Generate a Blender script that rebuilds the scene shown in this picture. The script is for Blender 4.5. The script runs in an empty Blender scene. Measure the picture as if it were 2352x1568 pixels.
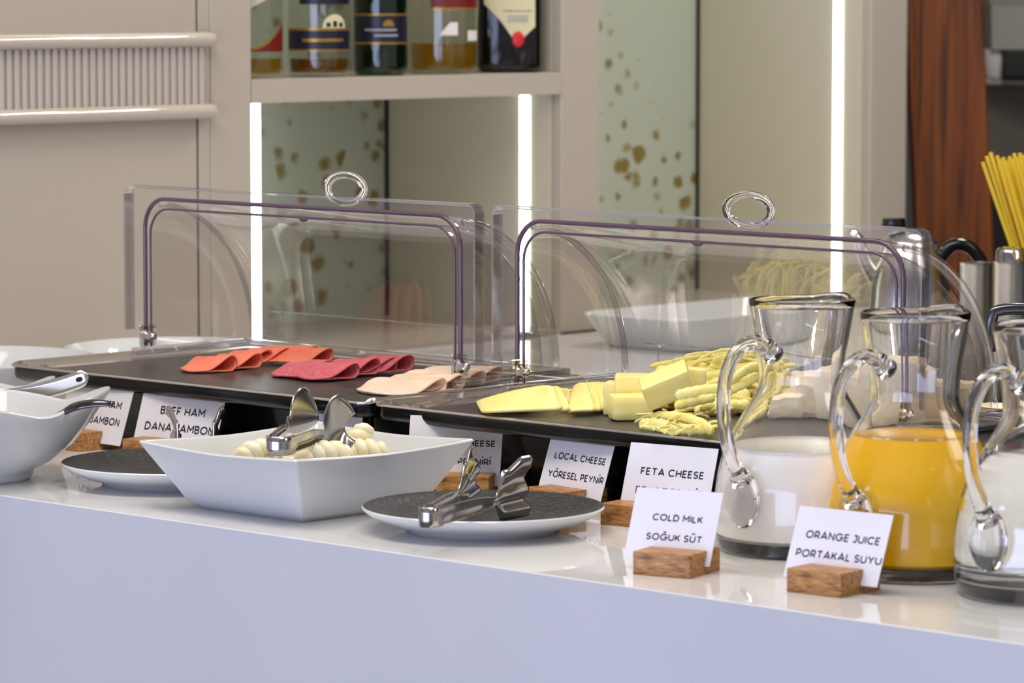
import bpy, bmesh, math, random
from mathutils import Vector, Matrix
random.seed(7)
SC = bpy.context.scene
COL = SC.collection
PI = math.pi
CT = 0.90                     # height of the counter top above the floor
# ------------------------------------------------------------------ camera
FPX = 9000.0; CX = 1176.0; CY = 784.0
PITCH = math.atan(824 / FPX); YAW = math.radians(44.3)
CAM = Vector((0, 0, CT + 0.50))
cd = bpy.data.cameras.new('camera'); co = bpy.data.objects.new('camera', cd); COL.objects.link(co)
cd.sensor_width = 36.0; cd.lens = FPX / 2352 * 36.0
co.location = CAM; co.rotation_euler = (PI / 2 - PITCH, 0, YAW)
cd.clip_start = 0.05; cd.clip_end = 60
cd.dof.use_dof = True; cd.dof.focus_distance = 3.85; cd.dof.aperture_fstop = 12.0
SC.camera = co
FW = Vector((-math.sin(YAW) * math.cos(PITCH), math.cos(YAW) * math.cos(PITCH), -math.sin(PITCH)))
RT = Vector((math.cos(YAW), math.sin(YAW), 0)); UP = RT.cross(FW)
def ray(px, py): return FW + RT * ((px - CX) / FPX) - UP * ((py - CY) / FPX)
def at(px, py, h):            # point of the photo on the level h above the counter
    r = ray(px, py); return CAM + r * ((CT + h - CAM.z) / r.z)
def onx(px, py, X): r = ray(px, py); return CAM + r * (X / r.x)
def ony(px, py, Y): r = ray(px, py); return CAM + r * (Y / r.y)
def ond(px, py, d): return CAM + ray(px, py) * d
# ------------------------------------------------------------------ world, lights, exposure
w = bpy.data.worlds.new('world'); SC.world = w; w.use_nodes = True
wb = w.node_tree.nodes['Background']; wb.inputs[0].default_value = (0.84, 0.89, 1.0, 1); wb.inputs[1].default_value = 0.42
def area(name, loc, target, sx, sy, power, color):
    l = bpy.data.lights.new(name, 'AREA'); l.shape = 'RECTANGLE'; l.size = sx; l.size_y = sy; l.energy = power; l.color = color
    o = bpy.data.objects.new(name, l); COL.objects.link(o); o.location = loc
    o.rotation_euler = (Vector(target) - Vector(loc)).to_track_quat('-Z', 'Y').to_euler()
    return o
area('window_light', (-1.7, -1.7, 0.80), (-2.2, 2.6, 0.72), 4.4, 1.5, 108, (0.55, 0.64, 1.0))
area('ceiling_light', (-2.6, 2.3, 2.72), (-2.7, 2.8, 0.9), 2.2, 0.9, 42, (1.0, 0.94, 0.86))
area('ceiling_light', (-1.2, 3.6, 2.72), (-3.0, 3.6, 0.9), 0.7, 1.8, 20, (1.0, 0.94, 0.86))
for yl in (4.36, 4.57):
    area('ceiling_spot', (-3.05, yl, 2.70), (-3.05, yl, 0), 0.6, 0.05, 12, (1.0, 0.95, 0.9)).rotation_euler = (0, 0, 0)
SC.view_settings.view_transform = 'Standard'; SC.view_settings.look = 'None'
SC.view_settings.gamma = 1.0; SC.view_settings.use_curve_mapping = False
SC.view_settings.exposure = 0.0
# ------------------------------------------------------------------ materials
def lin(c):
    def f(v):
        v /= 255.0
        return v / 12.92 if v <= 0.04045 else ((v + 0.055) / 1.055) ** 2.4
    return (f(c[0]), f(c[1]), f(c[2]), 1)
def bsdf(name, rgb, rough=0.5, metal=0.0, **kw):
    m = bpy.data.materials.new(name); m.use_nodes = True
    b = m.node_tree.nodes['Principled BSDF']
    b.inputs['Base Color'].default_value = lin(rgb); b.inputs['Roughness'].default_value = rough; b.inputs['Metallic'].default_value = metal
    for k, v in kw.items(): b.inputs[k.replace('_', ' ')].default_value = v
    return m
def nodes(m): return m.node_tree.nodes, m.node_tree.links, m.node_tree.nodes['Principled BSDF']
def mottle(m, c1, c2, scale=20.0, detail=4.0, lo=0.35, hi=0.65, stretch=(1, 1, 1), rot=(0, 0, 0), bump=0.0, bump_scale=None):
    n, l, b = nodes(m)
    tc = n.new('ShaderNodeTexCoord'); mp = n.new('ShaderNodeMapping'); mp.inputs['Scale'].default_value = stretch; mp.inputs['Rotation'].default_value = rot
    nz = n.new('ShaderNodeTexNoise'); nz.inputs['Scale'].default_value = scale; nz.inputs['Detail'].default_value = detail
    cr = n.new('ShaderNodeValToRGB'); e = cr.color_ramp.elements
    e[0].position = lo; e[0].color = lin(c1); e[1].position = hi; e[1].color = lin(c2)
    l.new(tc.outputs['Object'], mp.inputs[0]); l.new(mp.outputs[0], nz.inputs['Vector']); l.new(nz.outputs['Fac'], cr.inputs[0]); l.new(cr.outputs[0], b.inputs['Base Color'])
    if bump:
        nb = n.new('ShaderNodeTexNoise'); nb.inputs['Scale'].default_value = bump_scale or scale; nb.inputs['Detail'].default_value = 3
        l.new(mp.outputs[0], nb.inputs['Vector'])
        bp = n.new('ShaderNodeBump'); bp.inputs['Strength'].default_value = bump; bp.inputs['Distance'].default_value = 0.002
        l.new(nb.outputs['Fac'], bp.inputs['Height']); l.new(bp.outputs[0], b.inputs['Normal'])
    return m
M = {}
M['counter'] = mottle(bsdf('white_gloss_counter', (226, 224, 222), 0.045), (224, 222, 220), (229, 227, 225), 3.0)
M['lacquer'] = bsdf('beige_lacquer', (184, 173, 159), 0.22)
M['lacquer_gloss'] = bsdf('beige_gloss_moulding', (192, 181, 168), 0.06)
M['seam'] = bsdf('dark_seam', (40, 36, 34), 0.6)
M['led'] = bpy.data.materials.new('led_strip_light'); M['led'].use_nodes = True
_n, _l, _b = nodes(M['led']); _b.inputs['Emission Color'].default_value = (0.93, 1.0, 0.95, 1); _b.inputs['Emission Strength'].default_value = 9.0
def antique():
    m = bsdf('antique_mirror', (150, 158, 142), 0.28, 0.1)
    n, l, b = nodes(m)
    def math_(op, a, c):
        x = n.new('ShaderNodeMath'); x.operation = op
        for i, v in enumerate((a, c)):
            if isinstance(v, (int, float)): x.inputs[i].default_value = v
            else: l.new(v, x.inputs[i])
        return x.outputs[0]
    tc = n.new('ShaderNodeTexCoord')
    nz = n.new('ShaderNodeTexNoise'); nz.inputs['Scale'].default_value = 70; nz.inputs['Detail'].default_value = 3
    vo = n.new('ShaderNodeTexVoronoi'); vo.inputs['Scale'].default_value = 27
    big = n.new('ShaderNodeTexNoise'); big.inputs['Scale'].default_value = 5; big.inputs['Detail'].default_value = 2
    for t_ in (nz, vo, big): l.new(tc.outputs['Object'], t_.inputs['Vector'])
    sp = n.new('ShaderNodeSeparateColor'); l.new(vo.outputs['Color'], sp.inputs[0])
    size = math_('MULTIPLY', sp.outputs[0], math_('MULTIPLY', big.outputs['Fac'], 1.45))      # spots of many sizes, gathered in clouds
    d = math_('ADD', vo.outputs['Distance'], math_('MULTIPLY', nz.outputs['Fac'], 0.30))
    a = n.new('ShaderNodeValToRGB'); a.color_ramp.elements[0].position = 0.0; a.color_ramp.elements[1].position = 0.16
    l.new(math_('SUBTRACT', size, math_('SUBTRACT', d, 0.02)), a.inputs[0])
    mx = n.new('ShaderNodeMix'); mx.data_type = 'RGBA'; mx.inputs[6].default_value = lin((170, 176, 160)); mx.inputs[7].default_value = lin((122, 104, 46))
    l.new(a.outputs[0], mx.inputs[0]); l.new(mx.outputs[2], b.inputs['Base Color'])
    return m
M['mirror'] = antique()
M['niche'] = bsdf('niche_panel', (202, 196, 174), 0.25)
def wood(name, dark, mid, lightc, scale=1.0, stretch=(1, 14, 14), rough=0.45):
    m = bsdf(name, mid, rough); n, l, b = nodes(m)
    tc = n.new('ShaderNodeTexCoord'); mp = n.new('ShaderNodeMapping'); mp.inputs['Scale'].default_value = stretch
    nz = n.new('ShaderNodeTexNoise'); nz.inputs['Scale'].default_value = 9 * scale; nz.inputs['Detail'].default_value = 6; nz.inputs['Distortion'].default_value = 0.8
    cr = n.new('ShaderNodeValToRGB'); e = cr.color_ramp.elements; e[0].position = 0.32; e[0].color = lin(dark); e[1].position = 0.7; e[1].color = lin(lightc)
    x = e.new(0.5); x.color = lin(mid)
    l.new(tc.outputs['Object'], mp.inputs[0]); l.new(mp.outputs[0], nz.inputs['Vector']); l.new(nz.outputs['Fac'], cr.inputs[0]); l.new(cr.outputs[0], b.inputs['Base Color'])
    return m
M['holder'] = wood('oak_block', (122, 76, 34), (178, 124, 66), (206, 158, 96), 2.0, (4, 22, 22))
M['redwood'] = wood('red_brown_wood', (50, 24, 2), (112, 54, 3), (134, 70, 7), 1.0, (9, 9, 0.35), 0.4)
M['black'] = bsdf('black_gloss_plastic', (14, 14, 15), 0.15)
M['slate'] = mottle(bsdf('dark_slate_plate', (62, 60, 58), 0.34), (52, 50, 49), (66, 64, 62), 40)
M['steel'] = bsdf('polished_steel', (226, 222, 216), 0.2, 1.0)
M['tong_steel'] = bsdf('stamped_steel', (184, 180, 178), 0.17, 1.0)
M['dark_steel'] = bsdf('smoked_chrome', (96, 96, 100), 0.15, 1.0)
M['porcelain'] = bsdf('white_porcelain', (212, 213, 212), 0.09)
M['stone_glaze'] = mottle(bsdf('black_speckled_glaze', (48, 48, 48), 0.5), (40, 40, 40), (74, 74, 73), 260, 2, 0.45, 0.72, bump=0.25, bump_scale=400)
M['card'] = bsdf('white_card', (238, 234, 238), 0.45)
M['ink'] = bsdf('navy_black_ink', (28, 28, 46), 0.5)
def acrylic(name, tint, extra=0.0):
    m = bpy.data.materials.new(name); m.use_nodes = True; n, l = m.node_tree.nodes, m.node_tree.links; n.clear()
    out = n.new('ShaderNodeOutputMaterial'); mix = n.new('ShaderNodeMixShader'); t = n.new('ShaderNodeBsdfTransparent'); g = n.new('ShaderNodeBsdfGlossy')
    t.inputs[0].default_value = tint; g.inputs['Roughness'].default_value = 0.03; g.inputs[0].default_value = (0.95, 0.95, 0.95, 1)
    fr = n.new('ShaderNodeFresnel'); fr.inputs[0].default_value = 1.49
    ad = n.new('ShaderNodeMath'); ad.operation = 'ADD'; ad.inputs[1].default_value = extra; ad.use_clamp = True
    ge = n.new('ShaderNodeNewGeometry'); mi = n.new('ShaderNodeMix'); mi.inputs[2].default_value = 1.49; mi.inputs[3].default_value = 1 / 1.49
    l.new(ge.outputs['Backfacing'], mi.inputs[0]); l.new(mi.outputs[0], fr.inputs[0])
    l.new(fr.outputs[0], ad.inputs[0]); l.new(ad.outputs[0], mix.inputs[0]); l.new(t.outputs[0], mix.inputs[1]); l.new(g.outputs[0], mix.inputs[2]); l.new(mix.outputs[0], out.inputs[0])
    return m
M['acrylic'] = acrylic('clear_acrylic', (0.93, 0.92, 0.92, 1), 0.045)
M['acrylic_edge'] = bsdf('acrylic_cut_edge', (96, 74, 88), 0.2)
M['acrylic_solid'] = bsdf('solid_clear_acrylic', (252, 250, 250), 0.02, Transmission_Weight=1.0, IOR=1.45)
M['acrylic_lip'] = acrylic('acrylic_lip', (0.90, 0.88, 0.90, 1), 0.28)
M['acrylic_arc'] = acrylic('acrylic_arc', (0.90, 0.89, 0.89, 1), 0.14)
M['glass'] = bsdf('clear_glass', (255, 255, 255), 0.0, Transmission_Weight=1.0, IOR=1.48)
M['jug_glass'] = acrylic('jug_wall_glass', (0.965, 0.97, 0.965, 1), 0.0)
M['water'] = bsdf('water', (252, 254, 255), 0.0, Transmission_Weight=1.0, IOR=1.33)
M['milk'] = bsdf('milk', (248, 242, 232), 0.25)
M['juice'] = mottle(bsdf('orange_juice', (252, 190, 4), 0.25), (250, 186, 2), (254, 196, 8), 12)
M['ham_orange'] = mottle(bsdf('turkey_ham', (242, 124, 92), 0.42, Subsurface_Weight=0.12, Subsurface_Scale=0.01), (238, 116, 84), (244, 132, 100), 60)
M['ham_pink'] = mottle(bsdf('beef_ham', (206, 96, 104), 0.45, Subsurface_Weight=0.12, Subsurface_Scale=0.01), (192, 78, 88), (214, 106, 112), 160, 6, 0.3, 0.62)
M['ham_pale'] = mottle(bsdf('pale_ham', (244, 214, 186), 0.42, Subsurface_Weight=0.12, Subsurface_Scale=0.01), (240, 206, 178), (248, 220, 194), 40)
M['cheese'] = mottle(bsdf('yellow_cheese', (252, 232, 142), 0.42, Subsurface_Weight=0.12, Subsurface_Scale=0.01), (250, 230, 136), (253, 236, 150), 30)
M['cheese_string'] = mottle(bsdf('string_cheese', (250, 234, 146), 0.42, Subsurface_Weight=0.12, Subsurface_Scale=0.01), (249, 230, 122), (254, 241, 158), 60, bump=0.6, bump_scale=260)
M['feta'] = mottle(bsdf('white_cheese', (244, 226, 190), 0.6), (240, 220, 182), (248, 232, 200), 60, bump=0.5, bump_scale=90)
M['braid'] = mottle(bsdf('braided_cheese', (246, 234, 196), 0.4, Subsurface_Weight=0.15, Subsurface_Scale=0.008), (242, 226, 178), (250, 242, 214), 50, bump=0.2, bump_scale=120)
M['straw'] = bsdf('yellow_straw', (236, 200, 44), 0.4)
M['dark'] = bsdf('dark_grey_panel', (50, 49, 46), 0.5)
M['cavity'] = bsdf('near_black', (16, 15, 15), 0.6)
M['grey'] = bsdf('mid_grey', (140, 138, 130), 0.5)
M['floor'] = mottle(bsdf('floor_tile', (120, 112, 104), 0.35), (112, 104, 96), (128, 120, 112), 2)
M['ceil'] = bsdf('ceiling_paint', (226, 222, 214), 0.8)
# ------------------------------------------------------------------ helpers
def link(name, me, m=None, parent=None, smooth=True, loc=None):
    o = bpy.data.objects.new(name, me); COL.objects.link(o)
    if m is not None: me.materials.append(M[m] if isinstance(m, str) else m)
    if smooth: me.shade_smooth()
    if parent: o.parent = parent
    if loc is not None: o.location = loc
    return o
def obj(name, bm, m=None, parent=None, smooth=False, sharp=None, loc=None):
    bmesh.ops.recalc_face_normals(bm, faces=bm.faces)
    me = bpy.data.meshes.new(name); bm.to_mesh(me); bm.free()
    o = link(name, me, m, parent, smooth, loc)
    if smooth and sharp is not None:
        me.set_sharp_from_angle(angle=math.radians(sharp))
    return o
def tag(o, label=None, cat=None, group=None, kind=None):
    if label: o['label'] = label
    if cat: o['category'] = cat
    if group: o['group'] = group
    if kind: o['kind'] = kind
    return o
def thing(name, loc, label, cat, group=None, rz=0.0):
    o = bpy.data.objects.new(name, None); COL.objects.link(o); o.location = loc; o.rotation_euler = (0, 0, rz); o.empty_display_size = 0.02
    return tag(o, label, cat, group)
def copy_tree(o, parent=None):
    c = o.copy(); COL.objects.link(c); c.parent = parent
    for ch in [x for x in bpy.data.objects if x.parent == o]: copy_tree(ch, c)
    return c
def box(bm, x0, x1, y0, y1, z0, z1, bevel=0.0, seg=2, mat=None):
    r = bmesh.ops.create_cube(bm, size=1.0)
    vs = r['verts']
    for v in vs: v.co = Vector(((x0 + x1) / 2 + v.co.x * (x1 - x0), (y0 + y1) / 2 + v.co.y * (y1 - y0), (z0 + z1) / 2 + v.co.z * (z1 - z0)))
    if bevel:
        es = list({e for v in vs for e in v.link_edges})
        r2 = bmesh.ops.bevel(bm, geom=es, offset=bevel, segments=seg, profile=0.5, affect='EDGES')
        vs = list({v for f in r2['faces'] for v in f.verts} | {v for v in vs if v.is_valid})
    if mat is not None:
        for v in vs: v.co = mat @ v.co
    return vs
def boxo(name, x0, x1, y0, y1, z0, z1, m, parent=None, bevel=0.0, seg=2):
    bm = bmesh.new(); box(bm, x0, x1, y0, y1, z0, z1, bevel, seg); o = obj(name, bm, m, parent, smooth=bevel > 0)
    if bevel: wn = o.modifiers.new('normals', 'WEIGHTED_NORMAL'); wn.weight = 100
    return o
def lathe(bm, prof, n=48, closed=False):
    rings = []
    for r, z in prof:
        if r < 1e-6: rings.append([bm.verts.new((0, 0, z))])
        else: rings.append([bm.verts.new((r * math.cos(2 * PI * i / n), r * math.sin(2 * PI * i / n), z)) for i in range(n)])
    pairs = list(zip(rings, rings[1:])) + ([(rings[-1], rings[0])] if closed else [])
    for a, b in pairs:
        for i in range(n):
            j = (i + 1) % n
            if len(a) == 1 and len(b) == 1: continue
            if len(a) == 1: bm.faces.new((a[0], b[i], b[j]))
            elif len(b) == 1: bm.faces.new((a[i], a[j], b[0]))
            else: bm.faces.new((a[i], a[j], b[j], b[i]))
    return rings
def smooth_path(pts, sub=6):
    P = [Vector(p) for p in pts]; out = []
    for i in range(len(P) - 1):
        p0 = P[i - 1] if i else P[0] * 2 - P[1]; p1, p2 = P[i], P[i + 1]; p3 = P[i + 2] if i + 2 < len(P) else P[-1] * 2 - P[-2]
        for k in range(sub):
            t = k / sub
            out.append(0.5 * ((2 * p1) + (p2 - p0) * t + (2 * p0 - 5 * p1 + 4 * p2 - p3) * t * t + (3 * p1 - p0 - 3 * p2 + p3) * t ** 3))
    return out + [P[-1]]
def tube(bm, pts, rad, n=10, closed=False, caps=True, flat=1.0, upv=None):
    P = [Vector(p) for p in pts]; k = len(P); rings = []; prev = None
    for i in range(k):
        if closed: t = P[(i + 1) % k] - P[i - 1]
        else: t = P[min(i + 1, k - 1)] - P[max(i - 1, 0)]
        t.normalize()
        if prev is None:
            a = Vector(upv) if upv else (Vector((0, 0, 1)) if abs(t.z) < 0.9 else Vector((1, 0, 0)))
        else: a = prev
        u = (a - t * a.dot(t)).normalized(); v = t.cross(u); prev = u
        r = rad(i / max(k - 1, 1)) if callable(rad) else rad
        rings.append([bm.verts.new(P[i] + (u * math.cos(2 * PI * j / n) + v * math.sin(2 * PI * j / n) * flat) * r) for j in range(n)])
    pr = list(zip(rings, rings[1:])) + ([(rings[-1], rings[0])] if closed else [])
    for a, b in pr:
        for j in range(n): bm.faces.new((a[j], a[(j + 1) % n], b[(j + 1) % n], b[j]))
    if caps and not closed:
        bm.faces.new(rings[0][::-1]); bm.faces.new(rings[-1])
    return rings
def grid(bm, rows):
    V = [[bm.verts.new(p) for p in r] for r in rows]
    for a, b in zip(V, V[1:]):
        for i in range(len(a) - 1): bm.faces.new((a[i], a[i + 1], b[i + 1], b[i]))
    return V
def prism(bm, poly, x0, x1):      # polygon in YZ, extruded along X
    a = [bm.verts.new((x0, y, z)) for y, z in poly]; b = [bm.verts.new((x1, y, z)) for y, z in poly]
    n = len(poly)
    for i in range(n): bm.faces.new((a[i], a[(i + 1) % n], b[(i + 1) % n], b[i]))
    bm.faces.new(a[::-1]); bm.faces.new(b)
def solid(o, th, off=0.0, sub=0):
    md = o.modifiers.new('thickness', 'SOLIDIFY'); md.thickness = th; md.offset = off
    if sub:
        s = o.modifiers.new('smooth', 'SUBSURF'); s.levels = sub; s.render_levels = sub
    return o
def rrect(x0, x1, y0, y1, r, n=6):
    pts = []
    for cx, cy, a0 in ((x1 - r, y0 + r, -PI / 2), (x1 - r, y1 - r, 0), (x0 + r, y1 - r, PI / 2), (x0 + r, y0 + r, PI)):
        for i in range(n + 1): a = a0 + PI / 2 * i / n; pts.append((cx + r * math.cos(a), cy + r * math.sin(a)))
    return pts
# ------------------------------------------------------------------ setting
tag(boxo('floor', -6.5, 4, -3, 8.5, -0.05, 0.0, 'floor'), kind='structure')
tag(boxo('wall_left', -4.45, -4.27, -3, 8.5, 0, 2.8, 'lacquer'), kind='structure')
tag(boxo('wall_back', -4.27, 4, 8.0, 8.15, 0, 2.8, 'dark'), kind='structure')
tag(boxo('ceiling', -6.5, 4, -3, 8.5, 2.8, 2.85, 'ceil'), kind='structure')
# counter
YF = 2.377
bm = bmesh.new(); box(bm, -3.84, 0.9, YF, 3.32, 0.0, CT, 0.0013, 3); o = obj('buffet_counter', bm, 'counter', None, smooth=True)
wn = o.modifiers.new('normals', 'WEIGHTED_NORMAL'); wn.weight = 100
tag(o, 'long white high-gloss buffet counter carrying trays, bowls, jugs and signs', 'counter')
t = thing('back_counter', (-3.5, 4.0, 0), 'white worktop running along the beige shelving behind the clear covers', 'counter')
boxo('countertop', -0.34, 0.2, -0.679, 0.75, CT - 0.03, CT, 'counter', t, 0.002)
boxo('front_panel', -0.34, 0.19, -0.679, 0.75, 0, CT - 0.0302, 'lacquer', t)
# ------------------------------------------------------------------ panelled cabinet at left
XW = -3.85
def child(o, t):
    o.parent = t; o.matrix_parent_inverse = Matrix.Translation(-Vector(t.location)); return o
yA, yB = 2.2, 3.3585
t = thing('panelled_cabinet', (-4.05, 2.8, 0), 'beige lacquered cabinet with a fluted band between two rounded mouldings', 'cabinet')
child(boxo('upper_door', -4.25, XW, yA, yB, CT + 0.437, 2.3, 'lacquer'), t)
child(boxo('lower_door', -4.25, XW, yA, yB, CT + 0.0005, CT + 0.325, 'lacquer'), t)
bm = bmesh.new()
pitch = 0.01215; rows = [[], []]
k = 0
yy = yA
while yy < yB + 0.005:
    for s in range(6):
        y = yy + pitch * s / 6; x = -3.839 + 0.0085 * math.sin(PI * (s / 6)) ** 0.5 - 0.0062
        rows[0].append((x, y, CT + 0.325)); rows[1].append((x, y, CT + 0.437))
    yy += pitch
rows.append([(-4.25, p[1], p[2]) for p in rows[1]]); rows.append([(-4.25, p[1], p[2]) for p in rows[0]]); rows.append(rows[0])
grid(bm, rows); child(obj('fluted_band', bm, 'lacquer', smooth=True, sharp=30), t)
for zc in (0.4265, 0.334):
    bm = bmesh.new(); prof = []
    for i in range(13):
        a = -PI / 2 + PI * i / 12
        prof.append((-3.842 + 0.016 * math.cos(a) ** 0.8 if math.cos(a) > 0 else -3.842, CT + zc + 0.0098 * math.sin(a)))
    ys = [yA, 3.35, 3.366, 3.372, 3.376, 3.3785]; sc = [1, 1, 1, 0.985, 0.93, 0.72]
    R = [[bm.verts.new((-3.842 + (x + 3.842) * s, y, CT + zc + (z - CT - zc) * s)) for x, z in prof] for y, s in zip(ys, sc)]
    for a, b in zip(R, R[1:]):
        for i in range(len(a) - 1): bm.faces.new((a[i], a[i + 1], b[i + 1], b[i]))
    bm.faces.new(R[-1]); bm.faces.new(R[0][::-1]); child(obj('moulding', bm, 'lacquer_gloss', smooth=True, sharp=50), t)
# ------------------------------------------------------------------ shelving unit
t = thing('shelving_unit', (-4.05, 4.1, 0), 'beige bar shelving with spotted mirror backs and vertical light strips', 'shelving')
def up(name, y0, y1, x1=XW, x0=-4.26, m='lacquer', z0=CT + 0.0005, z1=2.4, b=0.002): return child(boxo(name, x0, x1, y0, y1, z0, z1, m, None, b), t)
up('gap_shade_strip', 3.3588, 3.3632, -3.853, -4.24, 'cavity', b=0)  # near-black strip set almost flush, standing for the shade in the gap
up('edge_strip', 3.3634, 3.384, XW - 0.0012); up('upright', 3.3841, 3.455); up('upright', 4.046, 4.126); up('upright', 4.741, 4.831)
child(boxo('shelf_board', -4.205, XW + 0.001, 3.4555, 4.0455, CT + 0.3415, CT + 0.373, 'lacquer', None, 0.0012), t)
tag(up('mirror_back', 3.4555, 4.0455, -4.205, -4.25, 'mirror', b=0), 'spotted antique mirror panel')
tag(up('mirror_back', 4.1265, 4.7405, -4.205, -4.25, 'mirror', b=0), 'spotted antique mirror panel')
child(boxo('niche_base', -4.2045, XW, 3.4555, 4.0455, CT - 0.03, CT + 0.006, 'lacquer'), t); child(boxo('niche_base', -4.2045, XW, 4.1265, 4.7405, CT - 0.03, CT + 0.006, 'lacquer'), t)
for y in (4.0445, 4.7395): up('side_panel', y - 0.003, y, -3.866, -4.204, 'niche', b=0)
for y in (4.0415, 4.7365): up('corner_joint', y - 0.004, y - 0.0005, -4.199, -4.2045, 'seam', b=0)
led_parts = [(3.4556, 3.4725, -3.853, -3.857, CT + 0.0065, CT + 0.3408), (4.0392, 4.0412, -3.909, -3.926, CT + 0.0065, CT + 0.3408), (4.7345, 4.7362, -3.904, -3.919, CT + 0.01, 2.35)]
for y0, y1, x1, x0, z0, z1 in led_parts: child(boxo('light_strip', x0, x1, y0, y1, z0, z1, 'led'), t)
# ------------------------------------------------------------------ bottles on the shelf
SH = CT + 0.3735
def bottle(name, pxl, pxr, dx, m, label, flat=1.0, sq=2.0):
    pl, pr = onx(pxl, 130, XW - dx), onx(pxr, 130, XW - dx)
    c = (pl + pr) / 2; r = (pr - pl).length * math.cos(math.radians(0)) / 2
    # silhouette width across the view is the projection of the row direction
    r = abs((pr - pl).dot(RT)) / 2
    t = thing(name, (c.x, c.y, SH), label, 'bottle', 'liquor bottles on the shelf')
    H = 0.30
    prof = [(0, 0.0), (r * 0.86, 0.0), (r * 0.97, 0.004), (r, 0.012), (r, H * 0.58), (r * 0.96, H * 0.63), (r * 0.7, H * 0.69), (r * 0.4, H * 0.75), (0.0155, H * 0.80), (0.0145, H * 0.97), (0, H * 0.97)]
    bm = bmesh.new(); lathe(bm, prof, 40)
    if sq > 2:
        for v in bm.verts:
            a = math.atan2(v.co.y, v.co.x) - YAW; rr = math.hypot(v.co.x, v.co.y)
            if rr > 0.017:
                f = (abs(math.cos(a)) ** sq + abs(math.sin(a) / flat) ** sq) ** (-1 / sq); v.co.x *= f; v.co.y *= f
    obj('body', bm, m, t, smooth=True, sharp=50)
    bm = bmesh.new(); lathe(bm, [(0, H * 0.94), (0.0165, H * 0.94), (0.0165, H + 0.008), (0, H + 0.008)], 24); obj('cap', bm, 'black', t, smooth=True, sharp=40)
    return t, r
def wrap(name, t, r, a0, a1, zf0, zf1, m, off=0.0006, n=20, k=6, flat=1.0, sq=2.0, parent=None):
    # a label wrapped on the bottle; zf0/zf1 give lower and upper edge over -1..1 of its width
    bm = bmesh.new(); rows = []
    for j in range(k + 1):
        row = []
        for i in range(n + 1):
            s = i / n; a = a0 + (a1 - a0) * s; u = 2 * s - 1
            z = zf0(u) + (zf1(u) - zf0(u)) * j / k
            f = (abs(math.cos(a)) ** sq + abs(math.sin(a) / flat) ** sq) ** (-1 / sq) if sq > 2 else 1.0
            aa = a + YAW
            row.append(((r * f + off) * math.cos(aa), (r * f + off) * math.sin(aa), z))
        rows.append(row)
    grid(bm, rows); return obj(name, bm, m, parent or t, smooth=True)
VW = -PI / 2     # bottle-local angle that faces the camera
def liquid(t, r, h, m, flat=1.0, sq=2.0):
    bm = bmesh.new(); lathe(bm, [(0, 0.006), (r * 0.9, 0.006), (r * 0.93, 0.012), (r * 0.93, h), (0, h)], 36)
    if sq > 2:
        for v in bm.verts:
            a = math.atan2(v.co.y, v.co.x) - YAW; rr = math.hypot(v.co.x, v.co.y)
            if rr > 0.017:
                f = (abs(math.cos(a)) ** sq + abs(math.sin(a) / flat) ** sq) ** (-1 / sq); v.co.x *= f; v.co.y *= f
    obj('whisky', bm, m, t, smooth=True, sharp=40)
M['bottle_clear'] = acrylic('clear_bottle_glass', (0.90, 0.92, 0.86, 1), 0.03)
M['bottle_green'] = acrylic('green_bottle_glass', (0.02, 0.34, 0.05, 1), 0.03)
M['bottle_dark'] = bsdf('dark_bottle_glass', (16, 12, 14), 0.06)
M['whisky'] = bsdf('amber_whisky', (196, 150, 30), 0.05, Transmission_Weight=0.85, IOR=1.1)
M['whisky_dark'] = bsdf('dark_amber_whisky', (150, 96, 16), 0.05, Transmission_Weight=0.8, IOR=1.1)
M['lab_red'] = bsdf('dark_red_label', (112, 22, 22), 0.4); M['lab_navy'] = bsdf('navy_label', (26, 26, 44), 0.35); M['lab_gold'] = bsdf('gold_line', (176, 134, 62), 0.3, 0.6)
M['lab_cream'] = bsdf('cream_label', (214, 204, 164), 0.5); M['seal_red'] = bsdf('red_seal', (206, 30, 24), 0.35); M['lab_grey'] = bsdf('silver_label_print', (150, 152, 160), 0.4); M['lab_pale'] = bsdf('pale_label', (222, 214, 196), 0.5); M['tag_white'] = bsdf('white_price_tag', (226, 216, 214), 0.5)
ZK = 0.00058   # metres of bottle height per photo pixel at the shelf
C = lambda v: (lambda u: v)
# bottle 1
t, r = bottle('whisky_bottle', 508, 654, 0.062, 'bottle_clear', 'clear bottle with a slanted dark red label, leftmost on the shelf')
liquid(t, r, 0.026, 'whisky')
wrap('label', t, r, VW - 1.4, VW + 1.4, C(0.035), lambda u: 0.035 + 0.038 * max(0, u) ** 1.5 + 0.001, 'lab_red')
wrap('label_border', t, r, VW - 1.4, VW + 1.4, lambda u: 0.036 + 0.038 * max(0, u) ** 1.5, lambda u: 0.040 + 0.038 * max(0, u) ** 1.5, 'lab_gold', 0.0008)
wrap('upper_label', t, r, VW - 1.4, VW + 1.4, lambda u: 0.078 + 0.03 * (u + 0.5), C(0.15), 'lab_pale')
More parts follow.
